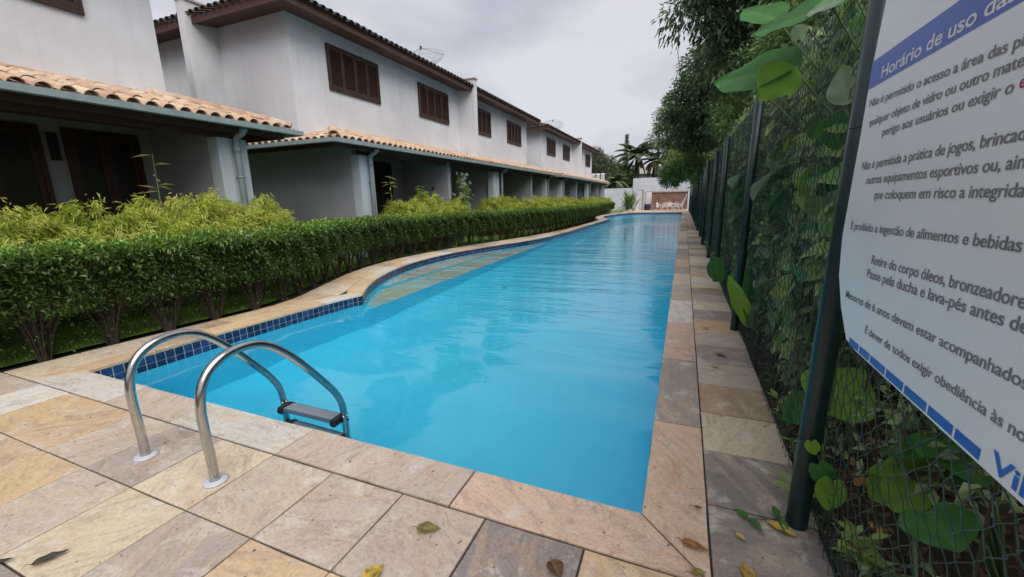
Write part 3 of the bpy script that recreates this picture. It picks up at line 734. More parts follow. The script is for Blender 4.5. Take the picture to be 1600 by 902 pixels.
def townhouse(dy, label, vis, side_dish=True):
    """a pair of dwellings under one roof; dy is the shift along the pool; vis(y) tells which tiles are singly visible"""
    h = empty('townhouse', (WX, dy + 16.7, 0), label=label, cat='house', group='row of white two-storey houses')
    h['category'] = 'house'
    inv = Matrix.Translation(-h.location)
    start = set(COL.objects)
    Y0, Y1 = 8.22 + dy, 25.0 + dy; BX = -15.0
    # walls
    w_ = MB(); w_.box(BX, WX, Y0, Y1, 3.0, 6.06); w_.build('upper_wall', M['wall'], h)
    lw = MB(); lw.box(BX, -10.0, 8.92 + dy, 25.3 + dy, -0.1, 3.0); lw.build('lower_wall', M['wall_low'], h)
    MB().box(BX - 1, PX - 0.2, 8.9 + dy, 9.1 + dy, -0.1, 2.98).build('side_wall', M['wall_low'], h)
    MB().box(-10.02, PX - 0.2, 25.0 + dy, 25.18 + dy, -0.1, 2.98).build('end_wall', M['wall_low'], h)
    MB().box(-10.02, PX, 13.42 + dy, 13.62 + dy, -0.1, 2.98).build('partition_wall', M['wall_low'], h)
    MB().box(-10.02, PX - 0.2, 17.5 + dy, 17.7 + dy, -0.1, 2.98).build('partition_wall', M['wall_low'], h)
    if dy > -1: MB().box(-10.02, PX, 22.4 + dy, 22.6 + dy, -0.1, 2.98).build('partition_wall', M['wall_low'], h)
    pillar(8.9 + dy, 9.48 + dy, h); downpipe(PX + 0.085, 9.27 + dy, h)
    pillar(17.3 + dy, 18.0 + dy, h); downpipe(PX + 0.085, 18.12 + dy, h)
    pillar(24.98 + dy, 25.56 + dy, h); downpipe(PX + 0.085, 25.3 + dy, h)
    MB().box(-10.0, WX + .01, 8.92 + dy, 25.2 + dy, 2.99, 3.05).build('ceiling', M['wood'], h)
    for a, b in ((11.1, 12.75), (15.2, 16.4), (18.9, 20.4), (21.2 if dy > -1 else 21.6, 22.35 if dy > -1 else 23.4), (23.68, 24.78)): door(-9.998, a + dy, b + dy, 2.86, h)
    MB().box(-9.99, -9.93, 23.48 + dy, 23.6 + dy, 2.3, 2.75).build('meter_box', M['dark'], h); wlm = MB(); wlm.tube([(PX - .6, 13.40 + dy, 1.95), (PX - .6, 13.34 + dy, 2.0), (PX - .6, 13.32 + dy, 1.8)], .035, 8); wlm.build('wall_lamp', M['dark'], h)
    # fins between the two dwellings (front) and along the spine (side)
    f = MB(); f.box(WX - 0.02, -8.4, 16.6 + dy, 16.82 + dy, 3.1, 6.42); f.box(-12.0, -8.9, 16.63 + dy, 16.79 + dy, 6.0, 6.5); f.build('party_fin', M['wall'], h)
    MB().box(WX - 0.05, -8.36, 16.56 + dy, 16.86 + dy, 6.42, 6.47).build('fin_cap', M['granite'], h)
    f = MB(); f.box(-11.9, -11.67, 7.42 + dy, 8.26 + dy, 2.6, 6.45); f.build('party_fin', M['wall'], h)
    MB().box(-11.94, -11.63, 7.38 + dy, 8.5 + dy, 6.45, 6.5).build('fin_cap', M['granite'], h)
    for yy in (10.43, 14.66, 18.74, 22.94): window(WX + 0.003, yy + dy, 5.12, h)
    # upper roof: soffit, fascia, deck, tiles
    ex0, ex1, ey0, ey1 = UX, -15.6, 7.62 + dy, 25.62 + dy; sl = 0.35; zt = 6.12
    m = MB()
    o_ = [(ex0, ey0), (ex0, ey1), (ex1, ey1), (ex1, ey0)]; i_ = [(WX, Y0), (WX, Y1), (BX, Y1), (BX, Y0)]
    for k in range(4):
        a, b, c, d = o_[k], o_[(k + 1) % 4], i_[(k + 1) % 4], i_[k]
        m.quad((a[0], a[1], 5.96), (b[0], b[1], 5.96), (c[0], c[1], 6.05), (d[0], d[1], 6.05))
        m.quad((a[0], a[1], 5.99), (b[0], b[1], 5.99), (c[0], c[1], 6.09), (d[0], d[1], 6.09))
    m.build('soffit', M['wood'], h)
    fa = MB(); fa.box(ex0, ex0 + 0.03, ey0 - 0.03, ey1 + 0.03, 5.94, 6.12); fa.box(ex1, ex0, ey0 - 0.03, ey0, 5.94, 6.12); fa.box(ex1, ex0, ey1, ey1 + 0.03, 5.94, 6.12); fa.build('fascia', M['wood'], h)
    hx = (ex0 + ex1) / 2; rr = (ex0 - ex1) / 2; rz = zt + sl * rr
    dk = MB(); A, B, C_, D = (ex0, ey0, zt), (ex0, ey1, zt), (ex1, ey1, zt), (ex1, ey0, zt); R0, R1 = (hx, ey0 + rr, rz), (hx, ey1 - rr, rz)
    dk.quad(A, B, R1, R0).quad(C_, D, R0, R1).quad(B, C_, R1).quad(D, A, R0); roof = dk.build('roof', M['clay_old'], h)
    bag = TileBag(T_OLD, 'weathered_tile', roof); runf = lambda s_, L_=ey1 - ey0: min(rr, s_, L_ - s_)
    slope_tiles(bag, (ex0 + 0.08, ey0, zt + 0.02), (0, 1), (-1, 0), ey1 - ey0, lambda s_: runf(s_) + 0.08, sl, single=lambda p, k: k == 0 and vis(p[1]) )
    slope_tiles(bag, (ex0, ey0 - 0.08, zt + 0.02), (-1, 0), (0, 1), ex0 - ex1, lambda s_: min(s_, ex0 - ex1 - s_) + 0.08, sl, single=lambda p, k: k == 0 and vis(p[1]))
    pan_sheet((ex0 + 0.08, ey0, zt + 0.05), (0, 1), (-1, 0), ey1 - ey0, lambda s_: min(1.0, runf(s_)), sl, roof, M['clay_old'])
    bag.flush(M['clay_old'])
    cb = TileBag(CAP_OLD, 'ridge_cap', roof)
    for p0, p1 in ((A, R0), (B, R1), (D, R0), (R0, R1)): hip_caps(cb, p0, p1, 0, False)
    cb.flush(M['clay_old'])
    # veranda roof
    vy0, vy1 = 7.75 + dy, 26.36 + dy; sl = 0.3; z0 = 3.0
    def vrun(s_, L_=vy1 - vy0): return min(1.62, s_, L_ - s_)
    dk = MB(); t0 = 1.6
    dk.quad((EX - 0.02, vy0, 2.96), (EX - 0.02, vy1, 2.96), (WX, vy1 - 1.3, 2.96 + 0.48), (WX, vy0 + 1.6, 2.96 + 0.48))
    dk.quad((EX - 0.02, vy0, 2.961), (WX, vy0 + 1.6, 2.96 + 0.48), (WX, vy0 + 0.47, 3.1), (BX - 1, vy0 + 0.47, 3.1), (BX - 1, vy0, 2.961))
    dk.quad((EX - 0.02, vy1, 2.961), (BX - 1, vy1, 2.961), (BX - 1, vy1 - 1.3, 3.35), (WX, vy1 - 1.3, 2.96 + 0.48))
    vr = dk.build('veranda_roof', M['wood'], h)
    bag = TileBag(T_PALE, 'clay_tile', vr)
    slope_tiles(bag, (EX - 0.05, vy0, z0 + 0.012), (0, 1), (-1, 0), vy1 - vy0, lambda s_: vrun(s_) - 0.02, sl, single=lambda p, k: vis(p[1]))
    slope_tiles(bag, (EX, vy0 + 0.05, z0 - 0.01), (-1, 0), (0, 1), 6.6, lambda s_: (s_ if s_ < 1.65 else 0.5), sl, single=lambda p, k: vis(p[1]))
    slope_tiles(bag, (BX, vy1 - 0.05, z0 - 0.01), (1, 0), (0, -1), 6.6, lambda s_: (6.6 - s_ if s_ > 5.3 else 1.0), sl)
    pan_sheet((EX - 0.05, vy0, z0 + 0.02), (0, 1), (-1, 0), vy1 - vy0, vrun, sl, vr, M['clay'])
    pan_sheet((EX, vy0 + 0.05, z0 + 0.02), (-1, 0), (0, 1), 6.6, lambda s_: (s_ if s_ < 1.65 else 0.5), sl, vr, M['clay'])
    bag.flush(M['clay'])
    cb = TileBag(CAP_PALE, 'ridge_cap', vr)
    hip_caps(cb, (EX - 0.03, vy0 + 0.03, z0), (WX, vy0 + 1.6, z0 + 0.48), 0.3, vis(vy0), 4)
    hip_caps(cb, (EX - 0.03, vy1 - 0.03, z0), (WX, vy1 - 1.6, z0 + 0.48), 0.3, vis(vy1 - 3), 6)
    # flashing row of caps where the veranda roof meets the wall
    yy = vy0 + 1.7
    while yy < vy1 - 1.7:
        cb.put((WX + 0.03, yy, z0 + 0.47), (0, 1), 0, 1.0, vis(yy) and yy < 12, scy=0.8); yy += 0.37
    cb.flush(M['clay'])
    gutter([(BX - 1, vy1), (EX, vy1), (EX, vy0), (BX - 1, vy0)], h)
    MB().box(PX - 0.2, PX - 0.02, 9.1 + dy, 25.2 + dy, 2.74, 2.92).build('veranda_beam', M['wood'], h)
    fb = MB(); fb.box(EX - 0.165, EX - 0.135, vy0 + 0.14, vy1 - 0.14, 2.80, 2.955); fb.box(BX - 1, EX - 0.17, vy0 + 0.14, vy0 + 0.17, 2.80, 2.955); fb.box(BX - 1, EX - 0.17, vy1 - 0.17, vy1 - 0.14, 2.80, 2.955); fb.build('veranda_fascia', M['wood'], h)
    yy = vy0 + 0.6
    while yy < vy1 - 0.4:
        rn = min(1.42, yy - vy0 - .2, vy1 - yy - .2); m = MB(); m.prism([(EX - 0.17, 2.84), (EX - 0.17, 2.93), (EX - .17 - rn, 2.93 + .3 * rn), (EX - .17 - rn, 2.84 + .3 * rn)], yy, yy + 0.06, 'y'); m.build('rafter', M['wood'], h); yy += 1.0
    for o in set(COL.objects) - start:
        if o.parent == h: o.matrix_parent_inverse = inv
    return h
townhouse(-19.7, 'nearest white house, cut off by the left edge, with large clay veranda tiles', lambda y: -0.2 < y < 7)
townhouse(0.0, 'white two-storey house in the middle with four dark shuttered upstairs windows in view', lambda y: y < 12.5)
townhouse(19.7, 'farthest white house of the row, close to the boundary wall and palms', lambda y: False)
# ---- satellite dishes
def dish(x, y, z, label):
    d = empty('satellite_dish', (x, y, z), label=label, cat='satellite dish'); R_, dep = 0.95, 0.33
    tl = Matrix.Rotation(math.radians(38), 3, 'X') @ Matrix.Rotation(math.radians(10), 3, 'Y'); P = lambda r, a: tuple(tl @ Vector((r * R_ * math.cos(a), r * R_ * math.sin(a), dep * r * r)) + Vector((0, 0, 0.45)))
    m = MB()
    for r in (0.35, 0.6, 0.8): m.tube([P(r, 2 * PI * k / 28) for k in range(29)], 0.004, 3, False)
    m.tube([P(1.0, 2 * PI * k / 32) for k in range(33)], 0.008, 4, False)
    m.build('rim', M['gutter'], d)
    for k in range(12):
        q = MB(); q.tube([P(r, 2 * PI * k / 12) for r in (0.05, 0.4, 0.7, 1.0)], 0.0045, 3, False); q.build('rib', M['gutter'], d)
    me = MB(); nr, na = 9, 96
    for k in range(na): me.tube([P(r, 2 * PI * k / na) for r in (0.3, 0.65, 1.0)], 0.0016, 3, False)
    for r in np.linspace(0.15, 0.97, 22): me.tube([P(r, 2 * PI * k / 40) for k in range(41)], 0.0016, 3, False)
    me.build('mesh', M['gutter'], d)
    q = MB(); q.tube([(0, 0, -0.5), (0, 0, 0.45)], 0.03, 6); q.build('mast', M['bark'], d)
    q = MB(); c = tuple(tl @ Vector((0, 0, 0.75)) + Vector((0, 0, 0.45)))
    for k in range(3): q.tube([P(0.95, 2 * PI * k / 3 + 0.5), c], 0.008, 4)
    q.lathe([(0.0, 0.06), (0.05, 0.06), (0.05, -0.06), (0, -0.06)], 8, c); q.build('feed', M['bark'], d)
dish(-11.2, 17.3, 7.02, 'wire mesh satellite dish on the middle house roof above the party wall')
dish(-11.2, 37.2, 7.1, 'wire mesh satellite dish on the farthest house roof')

# ---------------------------------------------------------------- hedge
def hedge_variant(i, hgt=1.06, dep=0.74, wid=0.62):
    """leaves fill the clipped box shell, thin towards the ground; returns mesh"""
    n = 5600 - 350 * (i % 3); P = np.zeros((n, 3)); D = np.zeros((n, 3)); r = np.zeros(n)
    which = RNG.random(n)
    u = RNG.uniform(-0.5, 0.5, n); v_ = RNG.random(n)
    top = which < 0.42; fr = (which >= 0.42) & (which < 0.84); bk = which >= 0.84
    x = np.where(top, RNG.uniform(-0.5, 0.5, n) * dep, np.where(fr, dep / 2 - RNG.random(n) ** 2 * 0.2, -dep / 2 + RNG.random(n) ** 2 * 0.2))
    zlow = 0.40
    zz = np.where(top, hgt - RNG.random(n) ** 2 * 0.16, zlow + (hgt - zlow) * (v_ ** 0.62))
    lump = RNG.normal(0, .022, n) + 0.06 * np.sin(u * 11 + i * 2.1 + zz * 7) + 0.04 * np.sin(zz * 13 + i + u * 5)
    P[:, 0] = x + np.where(top, 0, lump * np.sign(x)); P[:, 1] = u * wid * 1.18; P[:, 2] = zz + np.where(top, 0.5 * lump + RNG.normal(0, 0.012, n), 0)
    P[:, 0] *= 1 - 0.16 * np.clip((0.75 - P[:, 2]) / 0.45, 0, 1)
    edge = np.clip((P[:, 2] - hgt + 0.12) / 0.12, 0, 1) * np.clip((np.abs(P[:, 0]) - dep / 2 + 0.1) / 0.1, 0, 1); P[:, 2] -= edge * 0.04
    D[:, 0] = np.where(top, 0, np.sign(x)) * 0.7; D[:, 2] = np.where(top, 0.8, 0.25); D += rdir(n) * 0.75
    Nn = rdir(n) * 0.5 + np.array([0, 0, 0.9])
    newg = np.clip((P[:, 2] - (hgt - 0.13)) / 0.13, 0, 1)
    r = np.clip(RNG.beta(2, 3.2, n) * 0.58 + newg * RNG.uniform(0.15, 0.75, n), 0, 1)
    s_ = RNG.uniform(0.7, 1.3, n) * np.where(P[:, 2] < 0.5, 0.85, 1)
    return leaves(P, D, Nn, 0.058 * s_, 0.025 * s_, r)
def stems_mb(i, nst=17, hgt=0.85):
    rs = random.Random(100 + i); m = MB()
    m.tube([(0, 0, -0.08), (0.01, 0.0, 0.03), (0.0, 0.01, 0.1)], [0.04, 0.035, 0.022], 6)
    for k in range(nst):
        a = rs.uniform(0, 2 * PI); rr = rs.uniform(0.08, 0.3); h_ = hgt * rs.uniform(0.8, 1.05); x0, y0 = 0.035 * math.cos(a), 0.05 * math.sin(a)
        p = [(x0, y0, -0.02), (x0 + rr * 0.25 * math.cos(a), y0 + rr * 0.3 * math.sin(a), h_ * 0.3 + rs.uniform(-.03, .03)), (x0 + rr * 0.8 * math.cos(a) * 0.9, y0 + rr * 0.8 * math.sin(a), h_ * 0.65), (x0 + rr * 1.1 * math.cos(a) * 0.9, y0 + rr * math.sin(a) * 1.15, h_)]
        m.tube(p, [0.0095, 0.008, 0.006, 0.004], 5, False)
        for j in range(4):
            b = Vector(p[1]).lerp(Vector(p[2]), rs.random()); c = b + Vector((rs.uniform(-.14, .14), rs.uniform(-.16, .16), rs.uniform(.08, .22))); m.tube([tuple(b), tuple((b + c) / 2 + Vector((0, 0, -.01))), tuple(c)], [0.005, 0.004, 0.003], 4, False)
    return m
hv = []
for i in range(6):
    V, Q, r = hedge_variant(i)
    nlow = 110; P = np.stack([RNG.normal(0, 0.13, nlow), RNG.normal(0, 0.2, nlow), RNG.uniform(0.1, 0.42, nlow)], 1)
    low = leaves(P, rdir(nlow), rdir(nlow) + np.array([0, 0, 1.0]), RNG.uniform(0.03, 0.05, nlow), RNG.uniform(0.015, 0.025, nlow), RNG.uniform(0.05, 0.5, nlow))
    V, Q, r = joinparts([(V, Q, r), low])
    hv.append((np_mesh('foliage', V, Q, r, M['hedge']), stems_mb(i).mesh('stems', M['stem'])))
HG = 'clipped hedge running along the pool'
hpath = [(x - 0.31, y) for x, y in [(-5.95, -1.2)] + OUTERS if y < 29.6]; hat, hL = sample_path(smooth_poly(hpath, it=1)); s_ = 0.3; i = 0
protos = {}
def place_hedge(x, y, ang, sc, label, v):
    if v not in protos:
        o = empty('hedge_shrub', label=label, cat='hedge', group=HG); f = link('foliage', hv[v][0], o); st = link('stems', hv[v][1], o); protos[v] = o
    else: o = copy_tree(protos[v])
    o.location = (x, y, -0.05); o.rotation_euler = (0, 0, ang); o.scale = (random.uniform(.93, 1.06), 1.0, sc); tag(o, label, 'hedge', HG); return o
while s_ < hL - 0.1:
    p = hat(s_); q = hat(min(hL, s_ + 0.3)); p0 = hat(max(0, s_ - 0.3)); t = q - p0; ang = math.atan2(t.y, t.x) - PI / 2
    y = p.y
    lab = 'dark green clipped hedge shrub in the long row beside the pool paving'
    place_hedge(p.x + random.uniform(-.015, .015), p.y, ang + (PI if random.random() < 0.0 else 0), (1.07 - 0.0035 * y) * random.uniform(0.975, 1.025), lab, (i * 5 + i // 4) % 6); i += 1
    s_ += 0.56
hp2 = [(-6.3, 30.4), (-6.75, 32.5), (-6.9, 35), (-6.85, 38), (-6.5, 41)]; hat2, hL2 = sample_path(hp2); s_ = 0.2
while s_ < hL2:
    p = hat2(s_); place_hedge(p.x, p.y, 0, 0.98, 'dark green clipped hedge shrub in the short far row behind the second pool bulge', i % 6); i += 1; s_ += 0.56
# ---------------------------------------------------------------- feathery yellow-green bushes
def feathery(i, hgt=1.75, rad=0.78, nst=175):
    rs = np.random.default_rng(50 + i); parts = []; m = MB()
    for k in range(nst):
        a = rs.uniform(0, 2 * PI); rr = rad * rs.uniform(0.15, 1.0) ** 0.7; h_ = hgt * (1 - 0.35 * (rr / rad) ** 2) * rs.uniform(0.72, 1.0)
        bx, by = 0.25 * rr * math.cos(a), 0.25 * rr * math.sin(a)
        p = [np.array([bx, by, 0]), np.array([bx + rr * .25 * math.cos(a), by + rr * .25 * math.sin(a), h_ * .45]), np.array([bx + rr * .6 * math.cos(a), by + rr * .6 * math.sin(a), h_ * .85]), np.array([bx + rr * .95 * math.cos(a), by + rr * .95 * math.sin(a), h_ * rs.uniform(.82, .98)])]
        if k % 2 == 0: m.tube([tuple(q) for q in p[:3]], [0.006, 0.005, 0.003], 3, False)
        nl = 118; t = rs.uniform(0.35, 1.0, nl) ** 0.8 * 2.999; ii = t.astype(int); fr_ = (t - ii)[:, None]; pa = np.array(p)
        P = pa[ii] * (1 - fr_) + pa[np.minimum(ii + 1, 3)] * fr_ + rs.normal(0, 0.035, (nl, 3))
        D = np.array([math.cos(a), math.sin(a), -0.25]) * 0.8 + rs.normal(0, 0.6, (nl, 3)); D[:, 2] -= 0.15
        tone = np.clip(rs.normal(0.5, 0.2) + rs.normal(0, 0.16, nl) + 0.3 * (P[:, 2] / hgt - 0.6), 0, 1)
        Nn = rs.normal(0, 0.5, (nl, 3)) + np.array([0, 0, 1.0])
        s = rs.uniform(0.6, 1.3, nl)
        parts.append(leaves(P, D, Nn, 0.085 * s, 0.0115 * s, tone, 0.1, 0.35))
    V, Q, r = joinparts(parts)
    return np_mesh('foliage', V, Q, r, M['bush']), m.mesh('stems', M['cane'])
fv = [feathery(i) for i in range(3)]
FG = 'feathery yellow-green bushes behind the hedge'
bl = [(-7.35, 0.1, 1.0, 0), (-7.3, 1.2, .95, 1), (-7.25, 2.2, .97, 2), (-7.3, 3.1, 0.98, 0), (-7.2, 4.05, 1.07, 1), (-7.2, 5.0, 1.05, 2),
      (-7.75, 10.35, 1.0, 1), (-7.75, 11.5, 1.08, 0), (-7.7, 12.8, 1.02, 2), (-7.4, 16.3, 1.05, 1), (-7.35, 17.6, 1.0, 0),
      (-7.2, 20.2, 1.0, 2), (-7.2, 21.8, 1.04, 1), (-7.2, 23.6, 1.0, 0), (-7.2, 25.6, 0.98, 2), (-7.2, 27.8, 1.0, 1), (-7.6, 33.5, .95, 0), (-7.6, 35.6, 1.0, 1), (-7.6, 38.2, .97, 2), (-7.6, 40.5, .95, 0), (-7.4, 43, .95, 1)]
fl = ['at the left edge of the photo', 'second from the left edge under the near veranda', 'below the dark near doorway', 'with one tall pale twig beside it, below the near veranda', 'left of the near veranda pillar', 'covering the foot of the near veranda pillar',
      'right after the second downpipe', 'with a bright green tuft on top, left of the white-flowered climber', 'below the white-flowered climber', 'standing alone left of the middle double pillar', 'below the middle double pillar']
fproto = {}
for k, (x, y, s_, v) in enumerate(bl):
    lab = 'feathery yellow-green bush ' + (fl[k] if k < len(fl) else 'in the distant row behind the hedge')
    if v not in fproto:
        o = empty('feathery_bush'); link('foliage', fv[v][0], o); link('stems', fv[v][1], o); fproto[v] = o
    else: o = copy_tree(fproto[v])
    o.location = (x, y, -0.05); o.rotation_euler = (0, 0, random.uniform(0, 6)); o.scale = (s_ * 0.95, s_ * 1.0, s_ * 1.08); tag(o, lab, 'bush', FG)
# taller sprays standing out of the bushes (thin canes with long pale blades)
def spray(x, y, h_, label, blades=9, sd=1, mat='bush', ln=0.26):
    rs = np.random.default_rng(sd); o = empty('tall_spray', (x, y, -0.05), label=label, cat='plant'); m = MB()
    m.tube([(0, 0, 0), (0.01, 0.02, h_ * .5), (0.0, 0.05, h_)], [0.008, 0.006, 0.003], 5); m.build('stem', M['cane'], o)
    P = np.stack([rs.normal(0, .01, blades), rs.normal(0.03, .01, blades), rs.uniform(h_ * .72, h_, blades)], 1)
    D = np.stack([rs.normal(0, .5, blades), rs.choice([-1, 1], blades) * rs.uniform(.6, 1, blades), rs.uniform(-.1, .35, blades)], 1)
    for k in range(blades):
        V, Q, r = leaves(P[k:k + 1], D[k:k + 1], np.array([[0, 0, 1.0]]) + rs.normal(0, .2, (1, 3)), np.full(1, ln), np.full(1, 0.03), rs.uniform(.8, 1, 1), .1, .2)
        link('blade', np_mesh('blade', V, Q, r, M[mat]), o)
spray(-7.75, 4.05, 2.35, 'thin upright spray with pale horizontal blades before the near dark doorway', 8, 1)
spray(-7.8, 9.85, 2.3, 'arching pale spray in front of the dark opening of the middle veranda', 14, 2)
spray(-7.75, 11.35, 2.05, 'short bright green tuft rising from the bushes right of the second downpipe', 40, 3, 'tree_mid', 0.3)
# climber with white flowers on the veranda
o = empty('flowering_climber', (-7.85, 13.9, 0), label='white-flowered climber on the partition wall end of the middle veranda', cat='climber', )
m = MB()
for k in range(4): m.tube([(0.02 * k, 0.05 * k, 0), (0.03 - .03 * k, 0.08 * k, .9), (0.02, -0.05 + .1 * k, 1.7), (0.0, 0.04, 2.35)], [.015, .012, .009, .005], 5, False)
m.build('stems', M['stem'], o)
C = np.stack([RNG.normal(0.05, .1, 60), RNG.normal(0.1, .16, 60), RNG.uniform(.9, 2.5, 60)], 1); C[:20, 1] += .35; C[:20, 2] = RNG.uniform(1.5, 2.0, 20)
V, Q, r = clump_leaves(C, 0.13, 26, .07, .035); link('foliage', np_mesh('foliage', V, Q, r, M['tree_mid']), o)
C = np.stack([RNG.normal(0.12, .08, 34), RNG.normal(0.12, .17, 34), RNG.uniform(1.0, 2.5, 34)], 1)
V, Q, r = clump_leaves(C, 0.05, 14, .06, .045); link('blossom', np_mesh('blossom', V, Q, r, M['petal']), o)

# ---------------------------------------------------------------- pool ladder
lad = empty('pool_ladder', (-2.64, 1.22, 0), label='chrome pool ladder with two arched rails and a perforated tread', cat='ladder')
prof = [(1.22, -0.02), (1.22, 0.15), (1.215, 0.35), (1.22, 0.46), (1.245, 0.56), (1.30, 0.635), (1.38, 0.68), (1.47, 0.695), (1.56, 0.685), (1.65, 0.645), (1.74, 0.57), (1.84, 0.465), (1.95, 0.33), (2.05, 0.20), (2.11, 0.11), (2.15, 0.02), (2.165, -0.08), (2.17, -0.2), (2.17, -1.15)]
pf = [Vector((0, a, b)) for a, b in prof]
def catmull(P, k=4):
    out_ = []
    for i in range(len(P) - 1):
        p0, p1, p2, p3 = P[max(0, i - 1)], P[i], P[i + 1], P[min(len(P) - 1, i + 2)]
        for j in range(k):
            t = j / k; out_.append(0.5 * ((2 * p1) + (p2 - p0) * t + (2 * p0 - 5 * p1 + 4 * p2 - p3) * t * t + (3 * p1 - p0 - 3 * p2 + p3) * t ** 3))
    return out_ + [P[-1]]
pfs = catmull(pf)
for x in (-0.325, 0.325):
    m = MB(); m.tube([(x, p.y - 1.22, p.z) for p in pfs], 0.025, 20); m.build('rail', M['metal'], lad, True)
    fl_ = MB(); fl_.lathe([(0.0265, 0.014), (0.033, 0.015), (0.055, 0.010), (0.062, 0.005), (0.062, 0.0005), (0.024, 0.0005)], 32, (x, 0, 0)); fl_.build('flange', M['flange'], lad, True)
def tread(z, yy):
    t = MB(); w0, w1 = -0.285, 0.285; d0, d1 = yy - 0.005, yy + 0.105
    t.box(w0, w1, d0, d0 + 0.012, z - 0.03, z).box(w0, w1, d1 - 0.012, d1, z - 0.03, z)
    nx, ny = 30, 5; px = (w1 - w0) / nx; py = (d1 - d0 - 0.024) / ny
    for i in range(nx + 1): t.box(w0 + i * px - 0.004 if i else w0, min(w1, w0 + i * px + 0.004), d0 + 0.012, d1 - 0.012, z - 0.006, z - 0.001)
    for j in range(ny + 1): t.box(w0, w1, d0 + 0.0115 + j * py, d0 + 0.0165 + j * py, z - 0.0065, z - 0.0015)
    o = t.build('tread', M['tread'], lad)
    st = MB()  # pale raised dots stand in for tread holes bright with reflected sky
    for i in range(24):
        for j in range(4): cx_, cy_ = w0 + 0.03 + i * (w1 - w0 - 0.06) / 23, d0 + 0.022 + j * (d1 - d0 - 0.044) / 3; st.box(cx_ - .005, cx_ + .005, cy_ - .006, cy_ + .006, z - .001, z + .0015)
    tag(st.build('bright_hole_dots', M['flange'], o), kind='stuff')
    for sx in (-1, 1):
        c = MB(); c.prism([(d0 - 0.018, z - 0.045), (d0 - 0.026, z - 0.02), (d0 - 0.012, z + 0.012), (d1 - 0.02, z + 0.016), (d1 + 0.014, z - 0.005), (d1 + 0.008, z - 0.04)], sx * 0.258 if sx > 0 else -0.302, 0.302 if sx > 0 else -0.258, 'x')
        c.build('end_cap', M['blackp'], o, bevel=0.006)
        b_ = MB(); b_.tube([(sx * 0.29, yy + 0.065, z - 0.012), (sx * 0.358, yy + 0.065, z - 0.012)], 0.009, 8); b_.build('bolt', M['blackp'], o)
for z in (-0.12, -0.42, -0.72): tread(z, 2.17 - 1.22 + 0.005 - 0.07)

# ---------------------------------------------------------------- fence
fence = empty('chain_link_fence', (0.6, 2.0, 0), label='tall chain link fence on dark green posts along the right edge of the paving', cat='fence')
posts = [(0.575, -1.0), (0.575, 2.0), (0.615, 5.08), (0.60, 8.0), (0.63, 11.1), (0.6, 14.0), (0.62, 16.9), (0.6, 19.75), (0.6, 22.7), (0.6, 25.6), (0.6, 28.5), (0.59, 31.4), (0.58, 34.3), (0.57, 37.2), (0.56, 40.1), (0.5, 43.0), (0.5, 46.0)]
for i, (x, y) in enumerate(posts):
    m = MB(); lean = 0.055 if i == 1 else random.uniform(0.0, 0.03); ly = 0.06 if i == 1 else random.uniform(-.02, .02); h_ = 2.48 * (1.08 if i < 2 else random.uniform(.98, 1.02)); r_ = 0.044 if i < 2 else 0.041
    m.tube([(0, 0, -0.2), (0, 0, 0.0), (lean * .5, ly * .5, h_ / 2), (lean, ly, h_)], r_, 20)
    for zz in (0.45, 1.13, 1.75):
        if i < 5: m.tube([(lean * zz / h_ + (r_ + 0.002) * math.cos(a), ly * zz / h_ + (r_ + 0.002) * math.sin(a), zz + 0.012 * math.sin(a + 1)) for a in np.linspace(0, 2 * PI, 17)], 0.0018, 4, False)
    p = m.build('post', M['green'], None, True); p.location = (x, y, 0); p.parent = fence; p.matrix_parent_inverse = Matrix.Translation((-0.6, -2.0, 0))
# woven mesh panel, 3 m long, diamonds about 9 cm across
def mesh_panel():
    V = []; Fc = []; dz = 0.041; rows = 60; r = 0.0022; nw = 76; pt = 3.0 / nw
    for i in range(nw):
        b0 = len(V)
        for j in range(rows + 1):
            side = 1 if (j + i) % 2 == 0 else -1
            yy = (i + 0.5) * pt + side * pt * 0.55; zz = 0.02 + j * dz; xx = 0.004 * side * (1 if i % 2 else -1) + 0.012 * math.sin(yy * 2.1 + 1) * math.sin(zz * 2.4) + 0.006 * math.sin(yy * 9)
            yy += 0.006 * math.sin(zz * 5 + i); zz += 0.006 * math.sin(yy * 4)
            for k in range(3):
                a = 2 * PI * k / 3; V.append((xx + r * math.cos(a), yy, zz + r * math.sin(a)) if False else (xx + r * math.cos(a), yy + r * math.sin(a), zz))
        for j in range(rows):
            for k in range(3):
                Fc.append((b0 + j * 3 + k, b0 + j * 3 + (k + 1) % 3, b0 + (j + 1) * 3 + (k + 1) % 3, b0 + (j + 1) * 3 + k))
    return np_mesh('mesh_panel', np.array(V), np.array(Fc), None, M['wire'])
pm = mesh_panel()
for a, b in zip(posts, posts[1:]):
    o = link('mesh_panel', pm, fence); o.matrix_parent_inverse = Matrix.Translation((-0.6, -2.0, 0))
    d = Vector((b[0] - a[0], b[1] - a[1], 0)); o.location = (a[0] + 0.055, a[1], 0); o.rotation_euler = (0, 0, math.atan2(d.y, d.x) - PI / 2); o.scale = (1, d.length / 3.0, 1)
for zz in (0.04, 1.2, 2.44):
    m = MB(); pts = []
    for y in np.arange(-1, 46, 0.5): pts.append((0.655 + 0.003 * math.sin(y * 3), y, zz + 0.012 * math.sin(y * PI / 3 + 1)))
    m.tube(pts, 0.0022, 4, False); o = m.build('line_wire', M['wire'], fence); o.matrix_parent_inverse = Matrix.Translation((-0.6, -2.0, 0))

